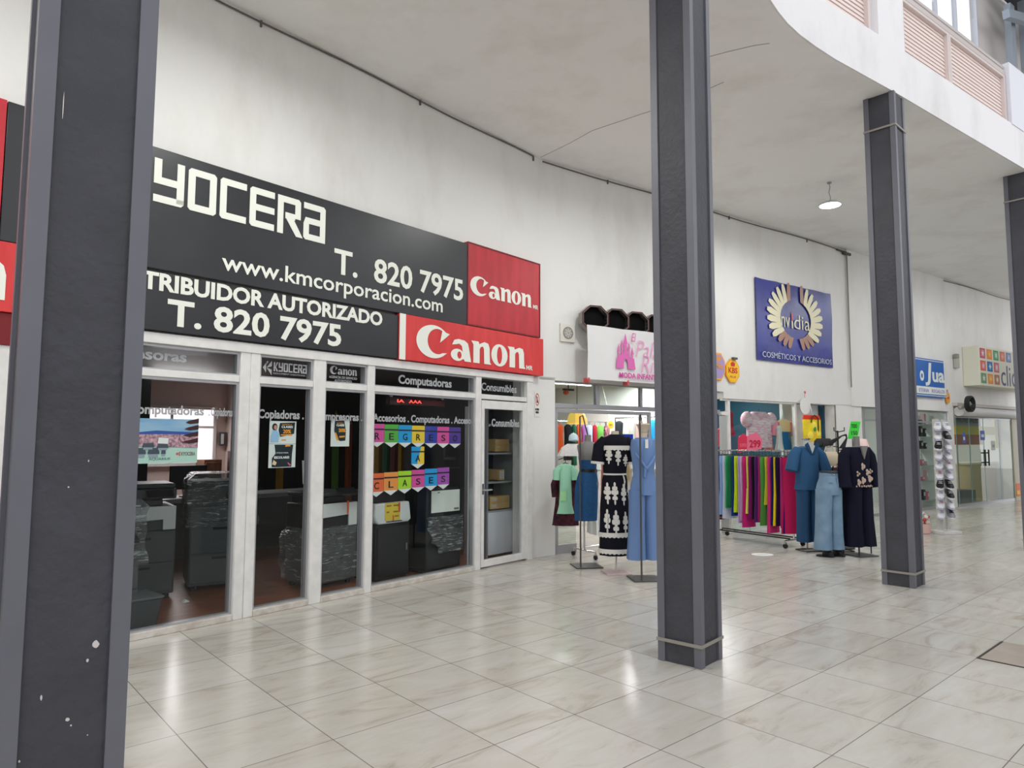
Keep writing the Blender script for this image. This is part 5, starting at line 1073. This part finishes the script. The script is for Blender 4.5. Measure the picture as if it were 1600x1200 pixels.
t = thing('trousers', 'black wide trousers on a low stand behind the jeans mannequin', 'trousers', FW, (4.72, 9.98, 0), R(14)); g = MB()
for s in (-1, 1): g.cloth([(.95, s * .06, 0, .085, .09, .02, 5), (.28, s * .075, 0, .10, .10, .05, 6)], 28, ph=s)
obj('cloth', g, fab('pants_black', (22, 22, 28)), t); loop_base(t, .12, .1, black); g = MB(); g.tube([(0, 0, .01), (0, 0, .97)], .011, 8); obj('pole', g, black, t)
# accessories stand
t = thing('hat_stand', 'black stand with prongs carrying the bags and caps between the mannequins', 'stand', FW, (4.86, 10.30, 0), R(14)); g = MB(); g.lathe([(.18, 0), (.18, .015), (.03, .03)]); obj('base', g, black, t); g = MB(); g.tube([(0, 0, .02), (0, 0, 1.72)], .013, 8); obj('pole', g, black, t)
for x, y, z in ((-.30, -.05, 1.50), (.25, -.08, 1.45), (-.32, .0, 1.36), (.3, 0, 1.2), (-.2, -.12, 1.15), (-.06, 0, 1.72), (.12, 0, 1.72)): g = MB(); g.tube([(0, 0, z - .02), (x, y, z), (x, y, z + .05)], .008, 6); obj('prong', g, black, t)
def bag(label, x, y, z, rx, ry, rz, m_, rot=0, handle=None, name='handbag', cat='bag'):
    t = thing(name, label, cat, FW, (x, y, z), rot); g = MB(); g.cloth([(0, 0, 0, rx * .7, ry * .8, 0, 3), (rz * .25, 0, 0, rx, ry, .03, 4), (rz * .7, 0, 0, rx * .95, ry * .8, .03, 4), (rz, 0, 0, rx * .7, ry * .4, .02, 3)], 28); obj('body', g, m_, t)
    if handle: g = MB(); g.tube([(-rx * .5, 0, rz * .9), (-rx * .3, 0, rz + handle), (rx * .3, 0, rz + handle), (rx * .5, 0, rz * .9)], .009, 8); obj('handle', g, m_, t)
    return t
bag('dark grey soft bag behind the shoulder of the steel blue shirt', 4.70, 10.42, 1.475, .16, .08, .13, fab('bag_charcoal', (56, 56, 58)), R(10))
bag('cream handbag between the steel blue shirt and the black blouse', 4.69, 10.22, 1.20, .17, .07, .21, fab('bag_cream', (224, 206, 178)), R(12), .08)
bag('brown handbag below the cream one', 4.78, 10.19, 1.04, .14, .06, .14, fab('bag_brown', (84, 56, 50)), R(10), .05)
bag('pink bag with a white patch right of the black blouse', 5.20, 10.28, 1.30, .13, .08, .30, fab('bag_pink', (240, 170, 168), col2=(246, 220, 216), vs=5), R(14))
bag('royal blue pouch below the pink bag beside the gallery column', 5.27, 10.25, 1.14, .10, .06, .16, fab('bag_blue', (40, 80, 180)), R(14))
t = thing('hanger_bunch', 'bunch of empty black clothes hangers above the cream handbag', 'hanger', FW, (4.93, 10.22, 1.66), R(14))
for k in range(4): g = MB(); s0 = 0; g.tube([(-.26 - .02 * k, -.02 * k, -.16 + .02 * k), (-.06, 0, -.02), (0, -.01 * k, 0), (.03, 0, -.05), (-.10 + .02 * k, -.01 * k, -.2)], .011, 7); obj('hanger', g, black, t)
def card(label, fr, x, y, z, w, h, c, word, rot=0, tilt=0, cat='sign'):
    t = thing('price_sign', label, cat, fr, (x, y, z), rot); g = MB(); s0 = 0; g.box(-w / 2, w / 2, -.004, 0, 0, h); sh = [((a + tilt * cc), b, cc) for a, b, cc in g.v]; g.v = sh; obj('card', g, c, t)
    for k, wd in enumerate(word): text(t, wd, (-w * .3 + tilt * h * .5, w * .3 + tilt * h * .5, h * (.62 - .4 * k), h * (.85 - .4 * k)), -.0055, bk, .01)
    g = MB(); g.tube([(0, .004, -1.0 if z > 1.0 else 0), (0, .004, h * .6)], .005, 5) if False else g.tube([(0, .006, -.18), (0, .006, h * .9)], .005, 5); obj('stick', g, black, t); return t
neon = mat('neon_green', (70, 226, 70), .5)
card('bright green handwritten price card above the black blouse', FW, 5.08, 10.30, 1.60, .17, .26, neon, ['TODO', '150'], R(14), .25)
card('small green price card beside the gallery column, farther back', FB, 8.62, .25, 1.58, .20, .16, mat('neon_green2', (120, 226, 40), .5), ['99'], R(20))

# ---- next shop: blue sign, cosmetics shelves
t = board('blue sign with white blackletter above a white strip, behind the gallery corner column', FB, 10.3, 12.05, 2.58, 3.47, mat('jua_blue', (50, 104, 182), .4), th=.06, y=-.035)
wb = mat('jua_white', (226, 230, 226), .5); g = MB()
for q in ((.05, 1.85, .03, .045), (.05, 1.85, .845, .86), (.05, .065, .045, .845), (1.835, 1.85, .045, .845)): g.box(q[0], q[1], -.066, -.06, q[2], q[3])
obj('border', g, wb, t); g = MB(); g.box(.10, 1.80, -.065, -.06, .07, .24); obj('white_strip', g, wb, t)
text(t, 'ETERIA   REGALOS', (.45, 1.72, .11, .19), -.066, mat('jua_lilac', (140, 130, 190), .5), .01)
text(t, 'o', (.52, .72, .36, .60), -.064, wb, .03); text(t, 'J', (.78, 1.10, .26, .80), -.064, wb, .02, shear=.1); text(t, 'ua', (1.13, 1.74, .36, .60), -.064, wb, .03)
t = thing('hanging_sign', 'small round orange sign at the lower right corner of the blue sign', 'sign', FB, (12.24, -.06, 2.60)); g = MB(); g.prism(arc(0, 0, .10, .14, 0, 345, 20), -.02, 0); obj('disc', g, mat('orange_disc', (236, 160, 50), .5), t); flat(t, 'print', [(-.05, -.02), (.05, -.02), (.05, .02), (-.05, .02)], -.021, mat('kbs_red')); g = MB(); g.box(-.02, .02, -.01, .04, .12, .2); obj('clip', g, chrome, t)
w10 = sroot('window_10', FB, (8.5, .04, 0)); g = MB()
for q in ((0, .05, 0, 2.29), (1.9, 1.95, 0, 2.29), (3.80, 3.86, 0, 2.29), (.05, 3.80, 2.24, 2.29), (.05, 3.8, 1.99, 2.03), (.05, 3.8, 0, .06)): g.box(q[0], q[1], -.03, .03, q[2], q[3])
obj('frame', g, alu, w10); g = MB(); g.box(.05, 3.8, -.003, .003, .06, 2.24); obj('pane', g, clear, w10)
t = thing('display_shelves', 'glass shelves of cosmetics behind the window left of the shoe rack', 'shelf', FB, (10.75, .35, 0)); sg = mat('shelf_edge', (176, 196, 192), .3)
for x in (0, .8, 1.55): g = MB(); g.box(x - .015, x + .015, .3, .33, 0, 2.2); obj('upright', g, alu, t)
SZ = (.16, .62, .98, 1.38, 1.68, 1.98)
for z in SZ: g = MB(); g.box(-.05, 1.6, 0, .3, z - .012, z); obj('shelf', g, sg, t)
GC = 'packs on the cosmetics shelves'; pc = [('pink', (226, 130, 150)), ('red', (186, 60, 70)), ('white', (230, 230, 230)), ('brown', (120, 80, 70)), ('black', (40, 40, 44)), ('rose', (216, 170, 176))]
ro = ['bottom', 'second from bottom', 'third', 'fourth', 'fifth', 'top']
for r_, z in enumerate(SZ):
    for k in range(7):
        n, c = pc[(k * (r_ + 2) + r_) % 6] if r_ not in (1, 2) else pc[(0, 1, 5, 0, 1, 0, 5)[k]]
        if r_ == 3: n, c = pc[(4, 4, 4, 3, 4, 4, 4)[k]]
        h = .10 + .05 * ((k * 3 + r_) % 4); w = .07 + .015 * (k % 3)
        t = thing('cosmetic_pack', '%s pack on the %s cosmetics shelf, %s from the left' % (n, ro[r_], ['first', 'second', 'third', 'fourth', 'fifth', 'sixth', 'last'][k]), 'box', FB, (10.83 + k * .215, .42, z + .0005), 0, GC)
        g = MB(); g.box(0, w, 0, .09, 0, h); obj('pack', g, mat('pack_' + n, c, .4), t, bevel=.006); g = MB(); g.box(w * .15, w * .85, -.0015, 0, h * .4, h * .75); obj('label_patch', g, mat('pack_label_' + ('w' if n != 'white' else 'g'), (232, 226, 222) if n != 'white' else (150, 160, 170), .5), t)
# shoe tower
t = thing('shoe_rack', 'white tower rack of sports shoes standing at the corridor before the glass doors', 'rack', FW, (7.40, 11.92, 0), R(20)); wr = mat('rack_white', (226, 224, 222), .4)
g = MB(); g.box(-.20, .20, -.16, .16, 0, .05); obj('base', g, wr, t, bevel=.006); g = MB(); g.box(-.035, .035, .05, .12, .05, 1.95); g.box(.175, .195, .08, .12, .05, 1.95); obj('post', g, mat('rack_post', (206, 204, 200), .4), t)
for k in range(10):
    for s in (-1, 1): z = .27 + k * .165; g = MB(); g.tube([(0, .085, z), (s * .10, .06, z), (s * .10, -.02, z - .01)], .008, 6); obj('peg', g, wr, t)
t0 = t
def shoe(label, x, z, up, sole, accent, yaw, tilt=28, y=-.02):
    t = thing('sports_shoe', label, 'shoe', FW, (0, 0, 0), 0, 'shoes on the white tower rack'); M4 = Matrix.Translation((7.40, 11.92, 0)) @ Matrix.Rotation(R(20), 4, 'Z') @ Matrix.Translation((x, y, z)) @ Matrix.Rotation(R(tilt), 4, 'X') @ Matrix.Rotation(yaw, 4, 'Z') @ Matrix.Scale(1.42, 4)
    t.matrix_world = M4
    P = [(-.135, .012, .0), (-.12, .036, .0), (-.06, .045, .0), (.03, .036, .0), (.10, .036, .0), (.125, .022, .0)]
    g = MB(); g.loft([[(w * math.cos(2 * PI * j / 14), y_, .012 + .012 * math.sin(2 * PI * j / 14)) for j in range(14)][::-1] for y_, w, _ in P]); obj('sole', g, sole, t)
    Q = [(-.125, .018, .03), (-.10, .036, .045), (-.05, .042, .06), (.0, .038, .085), (.05, .036, .10), (.10, .034, .105), (.118, .02, .09)]
    g = MB(); g.loft([[(w * math.cos(2 * PI * j / 14), y_, .018 + (h - .018) * (.5 + .5 * math.sin(2 * PI * j / 14))) for j in range(14)][::-1] for y_, w, h in Q]); obj('upper', g, up, t)
    g = MB(); g.tube([(-.02, -.045, .066), (.02, -.04, .07), (-.02, -.015, .082), (.02, -.01, .085)], .005, 6); obj('laces', g, accent, t)
    g = MB(); g.cloth([(.108, 0, .07, .022, .03, 0, 3), (.100, 0, .07, .024, .032, 0, 3)], 14); obj('opening', g, accent, t)
wsh = mat('shoe_white', (228, 228, 230), .6); ksh = mat('shoe_black', (30, 30, 34), .6); gsh = mat('shoe_grey', (150, 148, 156), .6); psh = mat('shoe_accent', (206, 150, 170), .6); lsh = mat('shoe_lilac', (190, 186, 206), .6)
rows_ = ['bottom', 'second', 'third', 'fourth', 'fifth', 'sixth', 'seventh', 'eighth', 'ninth', 'top']
for k in range(10):
    for s in (-1, 1):
        c, nm, a = wsh, 'white', lsh
        if (k, s) in ((2, 1), (3, 1), (7, -1), (3, -1), (8, 1)): c, nm, a = ksh, 'black', wsh
        if (k, s) == (0, 1): c, nm, a = gsh, 'grey', ksh
        if (k + s) % 3 == 0 and nm == 'white': a = psh
        shoe('%s sports shoe on the %s shelf, %s column of the white tower' % (nm, rows_[k], 'left' if s < 0 else 'right'), s * .105, .275 + k * .165, c, wsh if nm != 'white' else lsh, a, R(-52 if s < 0 else -40), 12)
t = thing('flower_basket', 'pink basket with red and white flowers beside the shoe tower', 'basket', FW, (7.02, 11.86, 0)); g = MB(); g.lathe([(.06, 0), (.08, .02), (.095, .15), (.10, .17), (.085, .165)]); obj('basket', g, mat('basket_pink', (226, 186, 176), .6), t)
for k in range(9): a = k * 2.4; g = MB(); g.ball((.05 * math.cos(a), .05 * math.sin(a), .19 + .05 * (k % 3)), .035, .035, .03, 8); obj('flower', g, mat('flower_red', (186, 70, 66), .6) if k % 2 else mat('flower_white', (232, 228, 220), .6), t)
g = MB(); g.tube([(-.09, 0, .16), (-.07, 0, .30), (0, 0, .36), (.07, 0, .30), (.09, 0, .16)], .01, 8); obj('handle', g, mat('basket_handle', (226, 220, 210), .5), t)

# ---- last shop: box sign, shutter, glass doors
t = thing('box_sign', 'cream box sign with coloured icon squares on the back wall over the glass doors', 'sign', FB, (13.32, 0, 2.94)); bc = mat('box_cream', (232, 230, 212), .5)
g = MB(); g.box(0, 3.4, -.37, -.003, 0, .98); obj('box', g, bc, t, bevel=.01)
SQ = [((206, 84, 110), (230, 200, 220)), ((240, 140, 70), (246, 200, 90)), ((60, 160, 96), (232, 238, 232)), ((230, 120, 80), (240, 190, 180)), ((110, 130, 190), (226, 230, 240)), ((226, 100, 80), (236, 200, 210)), ((40, 110, 180), (120, 190, 226)), ((206, 100, 110), (240, 220, 226)), ((110, 160, 110), (196, 170, 190)), ((240, 150, 70), (248, 206, 110)), ((200, 110, 80), (130, 190, 110))]
def star(n, r1, r2, cx, cz): return [(cx + (r1 if i % 2 == 0 else r2) * math.sin(PI * i / n), cz + (r1 if i % 2 == 0 else r2) * math.cos(PI * i / n)) for i in range(2 * n)]
for i, (c1, c2) in enumerate(SQ):
    r_, k = (0, i) if i < 5 else (1, i - 5) if i < 8 else (2, i - 8); x = .06 + k * .40; z = .68 - r_ * .31
    g = MB(); g.box(x, x + .31, -.374, -.37, z, z + .25); o = obj('icon_square', g, mat('sq_%d' % i, c1, .5), t); g = MB(); g.box(x + .05, x + .26, -.376, -.374, z + .04, z + .21); obj('icon_field', g, mat('sqf_%d' % i, tuple((a * 2 + b) // 3 for a, b in zip(c1, c2)), .5), o)
    flat(o, 'icon', star([5, 4, 6, 4, 3, 5, 4, 8, 5, 4, 6][i], .085, .04, x + .155, z + .125), -.377, paper if i % 2 == 0 else mat('sqf2_%d' % i, c2, .5))
text(t, 'click', (1.28, 2.65, .05, .58), -.3705, mat('click_navy', (54, 56, 110), .5), .0)
t = thing('roller_shutter', 'rolled white shutter box over the glass doors of the last shop', 'shutter', FB, (12.66, 0, 2.16)); g = MB(); s0 = len(g.v); g.lathe([(.115, 0), (.115, 3.66)], n=20); g.xf(Matrix.Translation((0, -.125, .13)) @ Matrix.Rotation(R(90), 4, 'Y'), s0); obj('roll', g, mat('shutter_white', (226, 224, 222), .45), t); g = MB(); g.box(0, 3.66, -.03, -.002, .0, .24); obj('back_plate', g, mat('shutter_grey', (176, 168, 164), .6), t)
g = MB(); g.box(12.62, 16.4, -.12, 0, 2.42, 2.50); struct('trim_5', g, mat('ledge', (206, 196, 190), .6), FB)
t = thing('hose_ring', 'black coil of hose hung on the corner post below the blue sign', 'hose', FB, (12.70, -.36, 2.46)); g = MB(); s0 = len(g.v)
for k in range(3): g.tube([(.17 * math.cos(2 * PI * i / 20), -.03 + .03 * k, .17 * math.sin(2 * PI * i / 20)) for i in range(21)], .03, 8)
obj('coil', g, black, t); g = MB(); g.tube([(-.12, .20, -.09), (0, .06, -.02), (.02, -.02, .02)], .045, 10); obj('duct', g, mat('duct_grey', (166, 166, 156), .5), t)
t = thing('speaker_box', 'small grey box on the wall between the blue sign and the cream box sign', 'speaker', FB, (12.78, -.01, 3.36)); g = MB(); g.box(0, .16, -.08, 0, 0, .24); obj('case', g, mat('grey_box', (186, 184, 176), .5), t, bevel=.01); g = MB(); g.box(-.03, .10, -.10, -.03, .24, .34); obj('bracket', g, mat('grey_box2', (150, 146, 136), .5), t)
ge = mat('glass_edge', (120, 150, 142), .3)
for k, (a, b) in enumerate(((12.64, 13.37), (13.38, 14.19), (14.20, 15.14), (15.15, 15.97))):
    d = sroot('door_%d' % (k + 3), FB, (a, -.05, 0)); w = b - a
    g = MB(); g.box(0.012, w - .012, -.005, .005, .06, 2.14); obj('pane', g, clear, d); g = MB(); g.box(0, .012, -.006, .006, .06, 2.14); g.box(w - .012, w, -.006, .006, .06, 2.14); obj('edge', g, ge, d); g = MB(); g.box(0, w, -.015, .015, .0, .06); g.box(0, w, -.012, .012, 2.14, 2.17); obj('rail', g, alu, d)
    if k in (1, 2):
        x = w - .10 if k == 1 else .10; g = MB(); g.tube([(x, -.06, .95), (x, -.06, 1.36)], .018, 8); g.box(x - .015, x + .015, -.06, .03, 1.02, 1.05); g.box(x - .015, x + .015, -.06, .03, 1.26, 1.29); obj('door_handle', g, black, d)
g = MB(); g.box(15.98, 16.42, -.08, .2, 0, 2.40); struct('trim_6', g, mat('jamb_beige', (196, 188, 170), .6), FB)
blu = mat('notice_blue', (60, 90, 190), .5)
for x, z, w, h, lab, mm in ((14.0, 1.60, .26, .24, 'blue and white notice on the glass door left of the handles', blu), (12.98, 1.52, .14, .26, 'narrow blue notice on the leftmost glass door', blu), (14.62, 1.34, .26, .24, 'white paper on the glass door right of the handles', paper)):
    t = thing('notice', lab, 'sign', FB, (x, -.0565, z)); g = MB(); g.box(0, w, -.002, 0, 0, h); obj('sheet', g, mm, t); flat(t, 'print', [(w * .2, h * .3), (w * .8, h * .3), (w * .8, h * .6), (w * .2, h * .6)], -.0025, paper if mm is blu else mat('pack_label_g', (150, 160, 170)))
t = thing('safety_sign', 'small red and yellow safety sign low on the last door jamb', 'sign', FB, (15.99, -.083, .10)); g = MB(); g.box(.02, .28, -.004, 0, 0, .34); obj('plate', g, mat('safety_red', (222, 110, 50), .5), t); flat(t, 'print', [(.06, .05), (.24, .05), (.24, .15), (.06, .15)], -.0045, mat('safety_yellow', (236, 190, 60), .5))
t = thing('fascia_band', 'yellow band with grey lettering panel inside the last shop, behind the glass', 'sign', FB, (13.5, .30, 1.74)); g = MB(); g.box(0, 2.85, 0, .05, 0, .22); obj('band', g, mat('band_yellow', (226, 200, 60), .5), t); g = MB(); g.box(0, 1.5, .0, .05, .22, .70); obj('panel', g, mat('panel_grey', (170, 174, 168), .5), t); g = MB(); g.box(0, 1.5, -.002, 0, .56, .62); obj('stripe', g, mat('panel_purple', (140, 70, 130), .5), t); text(t, 'NOVEDADES', (.12, 1.4, .30, .48), -.003, mat('panel_ink', (120, 126, 122), .5), .01)
g = MB(); g.box(2.35, 2.75, -.02, 0, -.35, .55); obj('pillar', g, mat('band_yellow'), t); g = MB(); g.box(0, 1.6, .0, .05, -.26, 0); obj('lower_panel', g, mat('panel_rust', (190, 110, 80), .5), t)
g = MB(); g.tube([(2.8, .03, -1.735), (2.8, .03, 0)], .02, 8); g.tube([(.1, .03, -1.735), (.1, .03, -.26)], .02, 8); obj('post', g, alu, t)
t = thing('display_plinth', 'dark brown display back and grey plinth inside the last shop', 'furniture', FB, (13.25, .75, .0)); g = MB(); g.box(0, 1.15, 0, .05, .30, 1.42); obj('back', g, mat('plinth_brown', (84, 74, 62), .6), t); g = MB(); g.box(0, 1.5, -.35, .05, 0, .30); obj('plinth', g, mat('plinth_grey', (120, 118, 116), .6), t, bevel=.005)
t = thing('counter', 'beige counter inside the last shop behind the right hand glass doors', 'counter', FB, (14.8, .50, 0)); g = MB(); g.box(0, 1.6, 0, .5, 0, .95); obj('body', g, mat('counter_beige', (206, 186, 146), .5), t); g = MB(); g.box(-.03, 1.63, -.03, .53, .95, 1.0); obj('top', g, mat('counter_cream', (226, 220, 200), .4), t)
# small things on column and floor
t = thing('switch_box', 'small white box on the right face of the gallery corner column', 'box', FW, (4.313, 7.723, 0), R(43)); g = MB(); g.box(.169, .205, -.10, -.02, 2.30, 2.43); obj('case', g, whitep, t, bevel=.004); g = MB(); g.box(.205, .209, -.08, -.04, 2.33, 2.40); obj('button', g, greyw, t)
t = thing('floor_hatch', 'darker floor tile hatch with black edges at the right edge of the picture', 'hatch', FW, (3.40, 5.14, .0005), R(41.3))
g = MB(); g.box(0, .62, -.62, 0, 0, .0025); obj('plate', g, mat('hatch_tile', (178, 166, 154), .3, .5, var=.08, vs=4), t); g = MB(); g.box(-.02, .62, 0, .018, 0, .003); g.box(-.02, 0, -.62, 0, 0, .003); obj('edge', g, mat('hatch_edge', (66, 60, 56), .6), t)
t = thing('floor_sticker', 'white oval sticker on the floor in front of the trousers rack', 'sticker', FW, (3.47, 9.68, .0003), R(5)); g = MB(); g.plan(arc(0, 0, .15, .12, 0, 345, 24), 0, .0015); obj('disc', g, paper, t); g = MB(); g.box(-.08, .08, -.03, .03, .0015, .002); obj('print', g, greyw, t)
